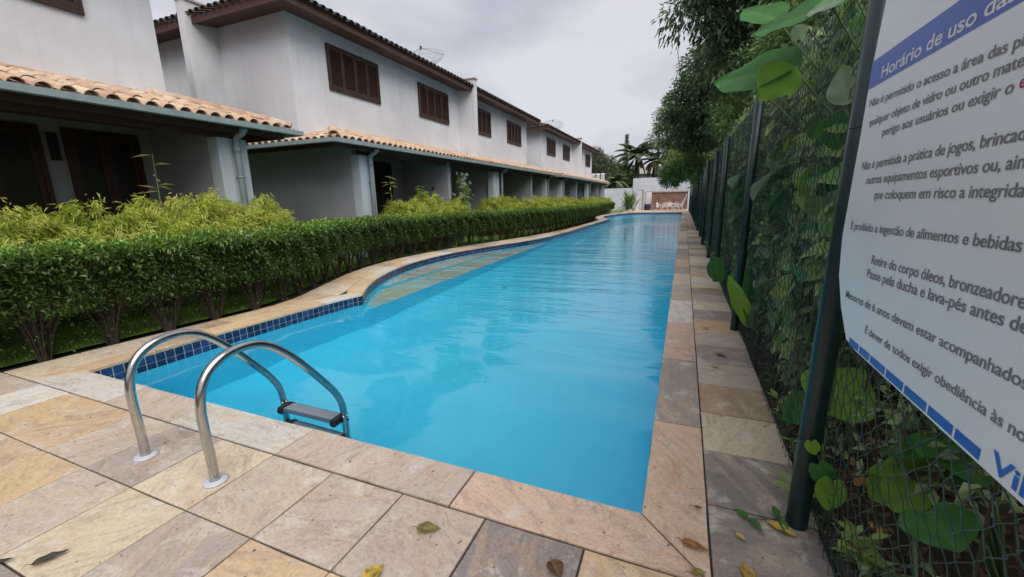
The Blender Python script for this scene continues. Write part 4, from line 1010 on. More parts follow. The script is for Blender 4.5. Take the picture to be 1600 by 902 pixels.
# ---------------------------------------------------------------- sign with the pool rules (hangs on the fence, x = 0.52)
SX = 0.52
def yz(px, py):
    d = R @ np.array([px - 800, py - 451, F]); t = SX / d[0]; return d[1] * t, H + d[2] * t
M['signw'] = simple('sign_white', c4(0.78, 0.80, 0.84), 0.3, var=0.05, scale=3, bmp=0.02)
M['signb'] = simple('sign_blue', c4(0.02, 0.10, 0.50), 0.35, var=0.2, scale=3, bmp=0)
M['signt'] = simple('sign_grey', c4(0.19, 0.19, 0.205), 0.5, var=0.1, bmp=0)
M['signm'] = simple('sign_magenta', c4(0.45, 0.02, 0.16), 0.5, bmp=0)
sign = empty('rules_sign', (SX, 1.1, 1.0), label='white pool rules board with blue header band and grey Portuguese lettering, wired to the fence', cat='sign')
ol = [(1.62, 2.35), (1.66, 2.10), (1.70, 1.86), (1.735, 1.70), (1.765, 1.50), (1.755, 1.35), (1.72, 1.18), (1.65, 1.06), (1.575, 0.965), (1.5, 0.95), (0.2, 0.95), (0.2, 2.35)]
a0 = yz(1310, 430); ol_px = [(1390, -60), (1385, 0), (1362, 110), (1345, 210), (1325, 320), (1316, 370), (1311, 430), (1314, 480), (1322, 530), (1336, 548)]
ol = [yz(*p) for p in ol_px]; zb = yz(1560, 756)[1]; zb2 = yz(1336, 548)[1]
ol = ol + [(0.15, zb), (0.15, 2.2)] if True else ol
m = MB(); m.prism([(y, z) for y, z in ol], 0, 0.004, 'x'); o = m.build('board', M['signw'], sign); o.matrix_parent_inverse = Matrix.Translation((-SX, -1.1, -1.0)); o.location = (SX, 0, 0)
def sign_poly(pts, mat, name, dx):
    m = MB(); m.v = [(0, y, z) for y, z in pts]; m.f = [tuple(range(len(pts)))]; o = m.build(name, mat, sign); o.matrix_parent_inverse = Matrix.Translation((-SX, -1.1, -1.0)); o.location = (SX - dx, 0, 0); return o
bt = yz(1364, 97); bb = yz(1357, 141); zt_, zb_ = bt[1], bb[1]
sign_poly([(bb[0], zb_), (0.15, zb_), (0.15, zt_), (bt[0], zt_)], M['signb'], 'header_band', 0.0006)
# dashed rule along the bottom
dz = [yz(1325, 541), yz(1341, 552), yz(1358, 565), yz(1383, 584), yz(1412, 607), yz(1449, 637), yz(1491, 672), yz(1535, 708)]
zc = yz(1450, 640)[1]
for a, b in zip(dz, dz[1:]):
    sign_poly([(a[0] - .004, a[1] + 0.016 if False else zc + .011), (b[0] + .004, zc + .011), (b[0] + .004, zc - .011), (a[0] - .004, zc - .011)], M['signb'], 'blue_dash', 0.0006)
def text_line(vis, rest, p0, p1, hgt, mat, bold=0.012):
    """vis spans from pixel-ray p0 to p1 on the board; rest runs on past it"""
    a, b = yz(*p0), yz(*p1)
    def mk(s):
        c = bpy.data.curves.new('t', 'FONT'); c.body = s; c.size = 1.0; c.offset = bold; c.space_character = 0.98; o = bpy.data.objects.new('lettering', c); COL.objects.link(o); return o
    t1 = mk(vis); t2 = mk(vis + rest); bpy.context.view_layer.update()
    w1 = t1.dimensions.x; dg = bpy.context.evaluated_depsgraph_get(); me = bpy.data.meshes.new_from_object(t2.evaluated_get(dg))
    k = (a[0] - b[0]) / w1; sl = (b[1] - a[1]) / (a[0] - b[0])
    bpy.data.objects.remove(t1); bpy.data.objects.remove(t2)
    n = len(me.vertices); co = np.zeros(n * 3); me.vertices.foreach_get('co', co); co = co.reshape(-1, 3); u = co[:, 0] * k; v = co[:, 1] * hgt / 0.73
    W_ = np.stack([np.zeros(n), a[0] - u, a[1] + v + sl * u], 1); me.vertices.foreach_set('co', W_.ravel()); me.materials.clear(); me.materials.append(mat); me.update()
    o = link('lettering', me, sign); o.matrix_parent_inverse = Matrix.Translation((-SX, -1.1, -1.0)); o.location = (SX - 0.0011, 0, 0)
def hz(p, q): return abs(yz(*p)[1] - yz(*q)[1])
cap = 0.030
text_line('Horário de uso da', 's piscinas', (1376, 123), (1572, 8), 0.034, M['white'], 0.016)
text_line('Não é permitido o acesso a área das pi', 'scinas', (1358, 168), (1598, 72), 0.0235, M['signt'])
text_line('qualquer objeto de vidro ou outro mate', 'rial', (1358, 198), (1600, 103), 0.0235, M['signt'])
text_line('perigo aos usuários ou exigir o', '', (1378, 213), (1582, 145), 0.0235, M['signt'])
text_line('e', '', (1592, 139), (1601, 136), 0.0235, M['signm'])
text_line('Não é permitida a prática de jogos, brincad', 'eiras', (1346, 266), (1600, 219), 0.0255, M['signt'])
text_line('outros equipamentos esportivos ou, ain', 'da', (1353, 288), (1600, 263), 0.0255, M['signt'])
text_line('que coloquem em risco a integrida', 'de', (1365, 311), (1600, 308), 0.0255, M['signt'])
text_line('É proibido a ingestão de alimentos e bebidas', '', (1329, 358), (1594, 394), 0.0255, M['signt'])
text_line('Retire do corpo óleos, bronzeadore', 's', (1361, 412), (1600, 483), 0.027, M['signt'])
text_line('Passe pela ducha e lava-pés antes de', '', (1354, 433), (1604, 523), 0.027, M['signt'])
text_line('Menores de 6 anos devem estar acompanhados', '', (1321, 464), (1604, 610), 0.025, M['signt'])
text_line('É dever de todos exigir obediência às no', 'rmas', (1351, 520), (1600, 692), 0.0235, M['signt'])
text_line('Vil', '', (1548, 731), (1602, 781), 0.036, M['signb'], 0.02)

# ---------------------------------------------------------------- foliage behind the fence
def tree(name, label, cat, trunk, tr, blobs, n, per, ln, wd, crad, mat, droop=0.25, flat=0.75, base=0.4, group=None, inner=0.5, leafname='crown'):
    base_p = Vector(trunk[0]); o = empty(name, tuple(base_p), label=label, cat=cat, group=group); off = np.array(base_p)
    m = MB(); P = [Vector(p) - base_p for p in trunk]; m.tube(P, [tr * (1 - 0.6 * i / max(1, len(P) - 1)) for i in range(len(P))], 9); m.build('trunk', M['bark'], o, True)
    tot = sum(b[1][0] * b[1][1] + b[1][2] ** 2 for b in blobs); parts = []; m = MB()
    for c, r in blobs:
        k = max(4, int(n * (r[0] * r[1] + r[2] ** 2) / tot)); cen = blob_centers(c, r, k, inner) - off
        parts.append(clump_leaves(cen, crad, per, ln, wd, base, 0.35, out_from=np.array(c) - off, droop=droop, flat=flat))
        top = P[-1]; mid = P[-1].lerp(P[max(0, len(P) - 2)], random.random()); cc = Vector(c) - base_p
        m.tube([tuple(mid), tuple(mid.lerp(cc, 0.5) + Vector((0, 0, 0.2 * r[2]))), tuple(cc)], [tr * .4, tr * .25, tr * .08], 6)
        for j in range(7):
            q = Vector(cen[RNG.integers(k)]); a = mid.lerp(cc, 0.8); m.tube([tuple(a), tuple(a.lerp(q, .5) + Vector((0, 0, .1))), tuple(q)], [tr * .12, tr * .07, tr * .03], 4, False)
    m.build('limbs', M['bark'], o, True)
    V, Q, r = joinparts(parts); link(leafname, np_mesh('foliage', V, Q, r, M[mat]), o); return o
tree('mango_tree', 'tall dark mango-like tree whose hanging leaves reach in at the top of the photo', 'tree', [(4.2, 11.0, -.2), (4.0, 11.2, 3), (3.6, 11.8, 5.5), (3.2, 12.2, 7.5)], 0.22,
     [((0.5, 11.8, 6.7), (1.3, 1.5, 0.9)), ((-0.1, 12.0, 5.75), (.6, .8, .5)), ((1.0, 12.2, 6.0), (1.3, 1.3, .9)), ((2.4, 12.0, 6.4), (1.8, 2.2, 1.4)), ((4.5, 12, 7), (2.5, 2.5, 2)), ((3.0, 10.5, 5.0), (1.9, 2.0, 1.4)), ((0.9, 12.6, 4.9), (1.0, 1.2, .8))],
     720, 46, .19, .058, .42, 'tree_dark', droop=0.9, flat=0.9, base=0.35, inner=0.35)
tree('broadleaf_tree', 'big rounded dark green tree leaning over the fence in the middle distance', 'tree', [(3.4, 19.5, -.2), (3.2, 19.6, 2.5), (2.8, 20, 4.5), (2.4, 20.2, 6.0)], 0.24,
     [((0.7, 20.0, 6.3), (1.3, 1.8, 1.0)), ((0.25, 20.8, 5.3), (1.2, 1.6, 1.0)), ((1.5, 19.5, 5.0), (1.6, 1.8, 1.4)), ((2.6, 19, 6.9), (2.2, 2.2, 1.3)), ((3.2, 18.5, 4.6), (2.0, 2, 1.7)), ((0.5, 21.2, 4.3), (1.2, 1.5, .8))],
     950, 40, .17, .085, .36, 'tree_dark', droop=0.35, base=0.5, inner=0.4)
tree('pale_twig_tree', 'feathery mid green tree left of the big dark one, nearest the sky', 'tree', [(1.6, 27.5, -.2), (1.5, 27.6, 2.5), (1.0, 27.7, 4.8)], 0.15,
     [((-0.9, 27.5, 6.2), (1.0, 1.3, 1.0)), ((-1.3, 28, 5.0), (1.0, 1.4, .9)), ((0.0, 27, 5.6), (1.3, 1.4, 1.1)), ((-0.6, 27.5, 4.0), (1.1, 1.4, .8))], 420, 34, .17, .05, .34, 'tree_mid', droop=0.2, base=0.3, inner=0.3)
tree('overhanging_tree', 'bright green small tree drooping over the fence above the far end of the pool', 'tree', [(1.4, 24.0, -.2), (1.2, 24.0, 2.2), (0.8, 24.2, 3.2)], 0.10,
     [((-0.35, 24.0, 3.0), (0.85, 1.3, .75)), ((0.5, 23.2, 3.3), (1.0, 1.4, .6)), ((-0.7, 24.6, 2.5), (.55, .9, .5)), ((0.9, 22.5, 2.6), (.8, 1.2, .6))], 330, 34, .15, .07, .26, 'tree_mid', droop=0.3, base=0.6, inner=0.4)
tree('broadleaf_tree', 'mid green tree right behind the second and third fence posts', 'tree', [(2.8, 9.0, -.2), (2.7, 9.1, 2), (2.4, 9.2, 3.6)], 0.16,
     [((1.6, 9.5, 3.7), (.9, 1.4, .8)), ((2.1, 8.0, 3.6), (1.1, 1.5, 1.0)), ((1.2, 11.5, 3.4), (.7, 1.6, .7)), ((2.6, 7, 4.6), (1.2, 1.8, .9)), ((1.4, 13.5, 3.9), (.9, 1.5, 1.0))], 620, 40, .11, .05, .26, 'tree_mid', droop=0.3, base=0.35, inner=0.4)
tree('fine_leaved_tree', 'bushy tree with mid green leaves just beyond the nearest fence panel, above the sign post', 'tree', [(3.2, 4.5, -.2), (3.0, 4.4, 2), (2.6, 4.3, 3.0)], 0.13,
     [((2.2, 4.4, 3.4), (.9, 1.3, .7)), ((1.7, 6.0, 3.2), (.7, 1.1, .7)), ((2.6, 3.2, 3.1), (1.2, 1.3, .8)), ((1.9, 2.6, 2.9), (.7, .9, .5)), ((3.4, 5, 4.0), (1.5, 2, .8))], 560, 40, .095, .045, .22, 'tree_mid', droop=0.3, base=0.35, inner=0.4)
tree('broadleaf_tree', 'dark tree mass behind the farther fence posts', 'tree', [(3.6, 31, -.2), (3.5, 31, 3), (3.4, 31, 4.5)], 0.2,
     [((2.0, 31, 3.6), (1.8, 2.5, 2.0)), ((1.6, 35, 3.2), (1.3, 2.5, 1.7)), ((2.5, 40, 3.5), (1.8, 3.5, 2.0)), ((1.6, 27, 2.6), (1.0, 2.2, 1.4))], 520, 34, .22, .09, .45, 'tree_dark', base=0.5, inner=0.4)
# vines climbing the back of the mesh
VG = 'vines climbing the fence'
spots = ['behind the sign edge', 'just right of the nearest post', 'left of the nearest post', 'in the middle of the first panel', 'right of the second post', 'left of the second post', 'in the second panel', 'by the third post', 'in the third panel']
for k, y in enumerate((1.5, 2.35, 2.9, 3.5, 4.4, 5.4, 6.6, 8.3, 9.6)):
    rs = np.random.default_rng(70 + k); o = empty('climbing_vine', (0.74, y, 0), label='leafy green vine climbing the mesh ' + spots[k], cat='vine', group=VG); pts = [np.array([0, 0, 0.0])]; hh_ = rs.uniform(1.9, 2.55)
    while pts[-1][2] < hh_: pts.append(pts[-1] + np.array([rs.normal(0, .015), rs.normal(0, .08), rs.uniform(.1, .2)]))
    pts = np.array(pts); pts[:, 0] = np.clip(pts[:, 0], -.02, .12); m = MB(); m.tube([tuple(q) for q in pts], [.007 * (1 - .6 * j / len(pts)) for j in range(len(pts))], 5, False); m.build('stem', M['petiole'], o)
    nl = 120; ii = rs.integers(2, len(pts), nl); P = pts[ii] + rs.normal(0, .09, (nl, 3)) * np.array([.3, 1.4, 1]); P[:, 0] = np.abs(P[:, 0]) * .6 - .02; P = P[P[:, 2] > (.95 if y < 3.2 else .35)]; nl = len(P)
    D = np.stack([rs.normal(-.2, .25, nl), rs.normal(0, .7, nl), rs.normal(-.45, .3, nl)], 1); Nn = np.stack([np.full(nl, -.8), rs.normal(-.3, .35, nl), rs.uniform(.1, .8, nl)], 1); sz = rs.uniform(.07, .15, nl)
    V, Q, r = leaves_round(P, D, Nn, sz, sz * .8, rs.uniform(.25, .9, nl), .12, .2); link('foliage', np_mesh('foliage', V, Q, r, M['vineleaf']), o)
# hanging liana
m = MB(); m.tube([(-0.35, 12.0, 5.6), (-0.38, 12.05, 5.0), (-0.32, 12.1, 4.7), (-0.42, 12.1, 4.3), (-0.40, 12.1, 4.0)], .008, 5); tag(m.build('liana', M['stem']), 'thin bare liana hanging from the mango tree against the sky', 'vine')
# jungle undergrowth right behind the mesh (countless stems and leaves)
soil = MB(); nx_, ny_ = 26, 120
for j in range(ny_ + 1):
    for i in range(nx_ + 1):
        x = 0.67 + (i / nx_) ** 1.6 * 14; y = -2 + j * 52 / ny_
        z = -0.06 + 0.05 * math.sin(x * 5 + y * 3) * math.sin(y * 4.1 - x) + (0.16 * min(1, (x - 0.67) * 1.2)) + 0.03 * random.random() if i else -0.07
        soil.v.append((x, y, z))
for j in range(ny_):
    for i in range(nx_): b = j * (nx_ + 1) + i; soil.f.append((b, b + 1, b + nx_ + 2, b + nx_ + 1))
tag(soil.build('garden_bed', M['soil'], smooth=True), kind='structure')
def under(name, y0, y1, n, per, x0, x1, zt, ln, wd, crad, base, mat='vine', z0=0.12, pw=1.0):
    C = np.stack([x0 + (x1 - x0) * RNG.random(n) ** 1.3, RNG.uniform(y0, y1, n), z0 + (zt - z0) * RNG.random(n) ** pw], 1)
    keep = (C[:, 2] > 0.9) | (RNG.random(n) < (0.30 + C[:, 2] * 0.8)) ; C = C[keep]; C = C[~((C[:, 1] < 3.2) & (C[:, 2] < 0.75) & (RNG.random(len(C)) < .85))]
    V, Q, r = clump_leaves(C, crad, per, ln, wd, base, 0.4, droop=0.35)
    bad = V[:, 0] < 0.69; V[bad, 0] = 0.69 + RNG.random(bad.sum()) * 0.02
    return V, Q, r
P_ = [under('a', 2.6, 7, 850, 30, .80, 1.9, 2.7, .10, .045, .17, .3), under('e', 0.2, 2.7, 520, 34, .82, 1.9, 2.6, .055, .026, .13, .3), under('b', 7, 16, 950, 30, .78, 2.0, 2.8, .10, .045, .20, .3), under('c', 16, 46, 700, 30, .78, 2.2, 2.9, .16, .07, .32, .35),
      under('d', 0.2, 5, 90, 34, .8, 1.5, 0.5, .035, .018, .12, .25)]
V, Q, r = joinparts(P_); tag(link('undergrowth', np_mesh('undergrowth', V, Q, r, M['vine'])), 'tangled mixed undergrowth pressed against the back of the fence', 'undergrowth', kind='stuff')
# darker woody backing further in
C = np.stack([RNG.uniform(2.2, 5.5, 900), RNG.uniform(-1, 46, 900), RNG.uniform(.2, 4.2, 900)], 1)
V, Q, r = clump_leaves(C, .5, 34, .22, .10, .25, .35); tag(link('backing_thicket', np_mesh('backing_thicket', V, Q, r, M['tree_dark'])), 'dense dark thicket deeper in the garden beyond the fence', 'thicket', kind='stuff')
# twigs and bare stems among the undergrowth
m = MB()
for k in range(260):
    y = RNG.uniform(0.3, 14); x = RNG.uniform(.8, 1.8); L_ = RNG.uniform(.5, 1.8); dx, dy = RNG.normal(0, .25), RNG.normal(0, .3)
    m.tube([(x, y, 0), (x + dx * .4, y + dy * .5, L_ * .5), (x + dx, y + dy, L_)], [.006, .005, .002], 4, False)
m.v = [(max(.69, a), b, c) for a, b, c in m.v]
tag(m.build('bare_stems', M['stem']), kind='stuff', label='thin bare brown stems tangled in the undergrowth', cat='stems')
# leaf litter
n = 9000; P = np.stack([0.69 + RNG.random(n) ** 1.4 * 2.4, RNG.uniform(-.5, 9, n), np.zeros(n)], 1)
P[:, 2] = 0.0 + np.minimum(.16, (P[:, 0] - .67) * .2) + RNG.random(n) * .035
D = rdir(n); D[:, 2] *= .3; Nn = rdir(n) * .5 + np.array([0, 0, 1.0]); s = RNG.uniform(.5, 1.5, n)
V, Q, r = leaves(P, D, Nn, .06 * s, .028 * s, RNG.beta(1.6, 2.5, n), .12, .2); V[:, 0] = np.maximum(V[:, 0], 0.672)
tag(link('leaf_litter', np_mesh('leaf_litter', V, Q, r, M['litter'])), kind='stuff', label='brown leaf litter on the soil beyond the fence', cat='leaf litter')
# grass under and behind the hedge
n = 26000; P = np.stack([RNG.uniform(-9.0, -5.9, n), -0.5 + RNG.random(n) ** 1.5 * 13, np.full(n, -0.05)], 1)
xo = np.array([x_on(OUTERS, y) if y > 1.52 else -5.87 for y in P[:, 1]]); P = P[P[:, 0] < xo - 0.36]; n = len(P)
D = rdir(n) * .5 + np.array([0, 0, 1.0]); s = RNG.uniform(.5, 1.3, n)
V, Q, r = leaves(P, D, rdir(n), .05 * s, .007 * s, RNG.random(n), .0, .2)
tag(link('grass', np_mesh('grass', V, Q, r, M['grass'])), kind='stuff', label='short lawn grass seen between the hedge stems', cat='grass')
# ---------------------------------------------------------------- broad-leaved plants by the fence
def mixfac(t, o, k):
    q = N(t, 'ShaderNodeMath', operation='MULTIPLY'); q.inputs[1].default_value = k; t.links.new(o, q.inputs[0]); return q.outputs[0]
def bigleaf_mat():
    m, t, p = newmat('broad_leaf')
    at = N(t, 'ShaderNodeAttribute'); at.attribute_name = 'rnd'; oi = N(t, 'ShaderNodeObjectInfo')
    n = noise(t, 9, 4, 0.6, worldpos(t))
    vein = mixc(t, oi.outputs['Color'], (0.22, 0.32, 0.10, 1), mixfac(t, at.outputs['Fac'], .35))
    col = mixc(t, vein, (0.03, 0.07, 0.02, 1), ramp(t, n.outputs['Fac'], [(0.4, (0, 0, 0, 1)), (0.85, (0.6, 0.6, 0.6, 1))]).outputs['Color'])
    t.links.new(col, p.inputs['Base Color']); p.inputs['Roughness'].default_value = 0.55; p.inputs['Specular IOR Level'].default_value = 0.3
    tr = N(t, 'ShaderNodeBsdfTranslucent'); t.links.new(col, tr.inputs['Color']); ms = N(t, 'ShaderNodeMixShader'); ms.inputs[0].default_value = 0.35
    t.links.new(p.outputs[0], ms.inputs[1]); t.links.new(tr.outputs[0], ms.inputs[2]); t.links.new(ms.outputs[0], t.nodes['Material Output'].inputs['Surface']); return m
M['big'] = bigleaf_mat()
def at_y(px, py, Y):
    d = R @ np.array([px - 800, py - 451, F]); t = Y / d[1]; return Vector((d[0] * t, Y, H + d[2] * t))
def leaf_mesh(base, tip, width, normal, kind='ovate', droop=0.12, fold=0.15, wavy=0.02, seed=0):
    rs = random.Random(seed); base, tip = Vector(base), Vector(tip); L_ = (tip - base).length; d = (tip - base) / L_
    nn = Vector(normal); nn = (nn - d * nn.dot(d)).normalized(); w_ = d.cross(nn); nu, nv = 22, 12; V = []; r = []; Q = []
    ph = rs.uniform(0, 6)
    for i in range(nu + 1):
        u = i / nu
        if kind == 'heart': prof = (math.sin(PI * min(1, (u + 0.10) / 1.10)) ** 0.7) * (1 - 0.45 * u) * 1.15; back = 0.16
        elif kind == 'long': prof = math.sin(PI * (0.04 + 0.96 * u) ** 0.85) ** 0.75; back = 0
        elif kind == 'round': prof = math.sin(PI * (0.03 + 0.97 * u)) ** 0.55; back = 0
        else: prof = math.sin(PI * (0.02 + 0.98 * u) ** 0.68) ** 1.05; back = 0.03
        prof = max(0, prof) if 0 < u < 1 else (0.0 if u == 1 else prof * 0.8)
        for j in range(nv + 1):
            v = (j / nv - 0.5) * 2; hw = width / 2 * prof
            nx_ = u - back * abs(v) * (1 - u) ** 3
            rip = wavy * width * math.sin(u * 16 + ph + v * 2) * abs(v) ** 2
            vein = 0.010 * width * abs(math.sin((u * 9 + abs(v) * 1.3) * PI)) * (1 if abs(v) > .1 else 0)
            p = base + d * L_ * nx_ + w_ * hw * v + nn * (fold * hw * abs(v) - droop * L_ * u * u + rip + vein)
            V.append(tuple(p)); r.append((0.9 if j == nv // 2 and kind else 0) + (0.45 if (abs(((u * 9 + abs(v) * 1.3)) % 1) < .14 and abs(v) < .9) else 0))
    for i in range(nu):
        for j in range(nv): b = i * (nv + 1) + j; Q.append((b, b + 1, b + nv + 2, b + nv + 1))
    return np_mesh('leaf', np.array(V), np.array(Q), np.clip(np.array(r), 0, .9), M['big'], True)
GR = dict(mid=(0.06, 0.21, 0.045, 1), bright=(0.20, 0.40, 0.045, 1), dark=(0.03, 0.085, 0.03, 1), pale=(0.26, 0.38, 0.24, 1), lime=(0.30, 0.52, 0.05, 1), deep=(0.08, 0.22, 0.08, 1))
def plant(label, root, lv, name='broad_leaf_plant', cat='plant', stem_r=0.008):
    o = empty(name, tuple(root), label=label, cat=cat); off = Vector(root)
    for k, (b, t, Yb, Yt, w_, nrm, kind, colr, dr) in enumerate(lv):
        B, T = at_y(b[0], b[1], Yb), at_y(t[0], t[1], Yt)
        if Yb > 0.9 and False: pass
        me = leaf_mesh(B - off, T - off, w_, nrm, kind, dr, seed=k + int(b[0])); q = link('leaf', me, o); q.color = GR[colr]
        m = MB(); c = Vector(root); mid = (B + c) / 2 + Vector((0.03, 0.0, 0.12 * (B - c).length)); m.tube([tuple(c - off), tuple(mid - off), tuple(B - off)], [stem_r, stem_r * .8, stem_r * .5], 6); q2 = m.build('stem', M['petiole'], o, True)
    return o
plant('plant with huge smooth green leaves reaching over the fence above the second post', (1.9, 3.4, 0.0), [
    ((1240, 108), (1112, 126), 2.75, 3.3, 0.36, (-.25, -.75, .6), 'ovate', 'mid', 0.03), ((1238, 104), (1183, 158), 2.75, 2.75, 0.24, (-.3, -.9, .2), 'ovate', 'bright', 0.1),
    ((1300, 10), (1170, 52), 2.5, 3.0, 0.30, (-.2, -.75, .65), 'ovate', 'mid', 0.03), ((1335, -8), (1262, 16), 2.4, 2.6, 0.24, (-.1, -.8, .55), 'ovate', 'pale', 0.05),
    ((1215, 32), (1160, 12), 3.2, 3.5, 0.26, (0, -.8, .6), 'ovate', 'mid', 0.03), ((1260, 40), (1236, 62), 2.9, 2.9, 0.08, (-.1, -.9, .2), 'round', 'pale', 0.1),
    ((1180, 115), (1150, 138), 3.3, 3.4, 0.10, (-.1, -.9, .3), 'ovate', 'lime', 0.1), ((1170, 125), (1158, 155), 3.4, 3.4, 0.09, (-.1, -.9, .1), 'long', 'dark', 0.1)])
plant('plant with a curled lime green leaf at the foot of the second post', (0.80, 4.75, 0.0), [
    ((1172, 512), (1148, 424), 4.6, 4.5, 0.24, (-.75, -.65, .1), 'long', 'lime', -0.12), ((1174, 508), (1170, 412), 4.6, 4.7, 0.22, (.55, -.8, 0), 'long', 'deep', 0.02)], stem_r=0.01)
plant('single upright round green leaf standing at the paving edge past the second post', (0.72, 7.2, -0.02), [((1124, 440), (1118, 401), 7.1, 7.1, 0.30, (-.3, -.95, .1), 'round', 'mid', -0.05)])
plant('greyish broad leaf pressed against the mesh right of the second post', (1.0, 4.0, 0.0), [((1256, 432), (1192, 478), 3.6, 4.0, 0.30, (-.55, -.7, .45), 'ovate', 'pale', 0.15)])
plant('clump of broad leaves at waist height behind the first fence panel', (1.15, 4.2, 0.0), [
    ((1232, 255), (1165, 300), 3.9, 5.0, 0.30, (-.3, -.6, .7), 'ovate', 'pale', 0.12), ((1290, 262), (1262, 330), 3.0, 3.1, 0.22, (-.3, -.9, .2), 'ovate', 'bright', 0.1), ((1330, 270), (1290, 320), 2.8, 3.0, 0.24, (-.3, -.8, .4), 'ovate', 'mid', 0.1),
    ((1260, 275), (1190, 325), 3.5, 4.2, 0.30, (-.3, -.6, .7), 'ovate', 'deep', 0.12), ((1325, 300), (1300, 345), 2.8, 2.9, 0.18, (-.3, -.8, .4), 'ovate', 'pale', 0.1), ((1245, 300), (1215, 350), 3.6, 3.8, 0.24, (-.4, -.8, .5), 'ovate', 'mid', 0.1),
    ((1300, 180), (1312, 240), 2.6, 2.6, 0.16, (-.4, -.8, .1), 'ovate', 'mid', 0.1), ((1330, 160), (1316, 100), 2.3, 2.3, 0.15, (-.4, -.9, .1), 'ovate', 'pale', 0.05)])
plant('broad leaves behind the mesh between the second and third posts', (1.3, 6.6, 0.0), [
    ((1176, 262), (1140, 285), 6.0, 7.2, 0.4, (-.3, -.6, .7), 'ovate', 'pale', 0.1), ((1172, 290), (1142, 312), 6.0, 7, 0.36, (-.3, -.6, .7), 'ovate', 'deep', 0.1), ((1165, 330), (1140, 345), 6.2, 7, 0.32, (-.3, -.6, .7), 'ovate', 'pale', 0.1)])
plant('low heart-leaved plant spread under the sign behind the nearest mesh', (1.15, 1.75, 0.05), [
    ((1478, 712), (1392, 690), 1.62, 1.95, 0.25, (-.25, -.55, .8), 'heart', 'mid', 0.06), ((1470, 690), (1545, 755), 1.75, 1.55, 0.26, (0, -.6, .8), 'heart', 'mid', 0.1), ((1455, 725), (1345, 722), 1.7, 2.0, 0.22, (-.2, -.5, .85), 'heart', 'bright', 0.1),
    ((1418, 748), (1352, 776), 1.8, 1.85, 0.17, (-.2, -.6, .8), 'heart', 'bright', 0.1), ((1425, 752), (1395, 800), 1.75, 1.7, 0.15, (-.2, -.75, .6), 'heart', 'bright', 0.1), ((1450, 800), (1500, 862), 1.55, 1.45, 0.22, (-.1, -.7, .7), 'heart', 'mid', 0.12), ((1490, 680), (1500, 640), 1.9, 2.1, 0.2, (0, -.6, .8), 'heart', 'mid', 0.1),
    ((1500, 730), (1600, 745), 1.7, 1.6, 0.2, (0, -.5, .8), 'heart', 'deep', 0.1)])
plant('large yellow-green leaf behind the lower part of the nearest post', (1.0, 2.6, 0.05), [((1285, 640), (1352, 575), 2.35, 2.45, 0.34, (-.3, -.7, .65), 'ovate', 'bright', 0.06), ((1270, 625), (1215, 655), 2.5, 2.7, 0.18, (-.3, -.7, .6), 'ovate', 'mid', 0.08)])
plant('small vine with three heart-shaped leaves climbing beside the nearest post', (0.68, 2.0, 0.0), [
    ((1268, 690), (1272, 712), 1.93, 1.93, 0.06, (-.2, -.9, .3), 'heart', 'bright', 0.05), ((1278, 726), (1300, 765), 1.9, 1.9, 0.10, (-.2, -.9, .3), 'heart', 'mid', 0.1), ((1300, 752), (1292, 800), 1.88, 1.86, 0.115, (-.1, -.9, .3), 'heart', 'bright', 0.08)], stem_r=0.004)
def seedling(root, hgt, nl, ln, wd, label, colr='mid', name='seedling', sd=0, upr=.5):
    rs = np.random.default_rng(sd); o = empty(name, root, label=label, cat='plant'); m = MB(); parts = []
    for k in range(max(1, nl // 9)):
        a = rs.uniform(0, 6.28); sx, sy = rs.normal(0, hgt * .2, 2); top = (sx, sy, hgt * rs.uniform(.6, 1)); m.tube([(0, 0, 0), (sx * .4, sy * .4, top[2] * .5), top], [.004, .003, .002], 4, False)
        for q in range(9):
            u = rs.uniform(.25, 1); P = np.array([[top[0] * u, top[1] * u, top[2] * u]]); aa = q * 2.4; D = np.array([[math.cos(aa), math.sin(aa), upr]])
            s = rs.uniform(.7, 1.2); parts.append(leaves_round(P, D, np.array([[0, 0, 1.0]]), np.array([ln * s]), np.array([wd * s]), np.array([rs.uniform(.3, 1)]), .12, .25, False))
    V, Q, r = joinparts(parts); m.build('stem', M['cane'], o); link('foliage', np_mesh('foliage', V, Q, r, M['tree_mid']), o); return o
seedling((0.76, 1.75, 0.0), .26, 54, .075, .03, 'leafy seedling behind the mesh at the bottom of the photo', sd=3)
seedling((0.72, 2.5, -0.03), .22, 45, .07, .03, 'small bright weed between the paving and the mesh, left of the nearest post', sd=4)
seedling((0.73, 2.95, -0.03), .26, 54, .075, .035, 'taller bright weed at the paving edge, second left of the nearest post', sd=5)
seedling((0.72, 3.6, -0.03), .14, 27, .05, .02, 'tiny weed at the paving edge by the pale tiles', sd=6)
seedling((0.70, 9.4, -0.03), .55, 120, .11, .045, 'bushy green weed at the foot of the fourth post', sd=7)
seedling((0.70, 11.8, -0.03), .5, 90, .11, .045, 'bushy yellow-green weed between the fourth and fifth posts', sd=8)
seedling((0.70, 21.5, -0.03), .5, 90, .14, .05, 'green weed growing over the far paving edge', sd=9)
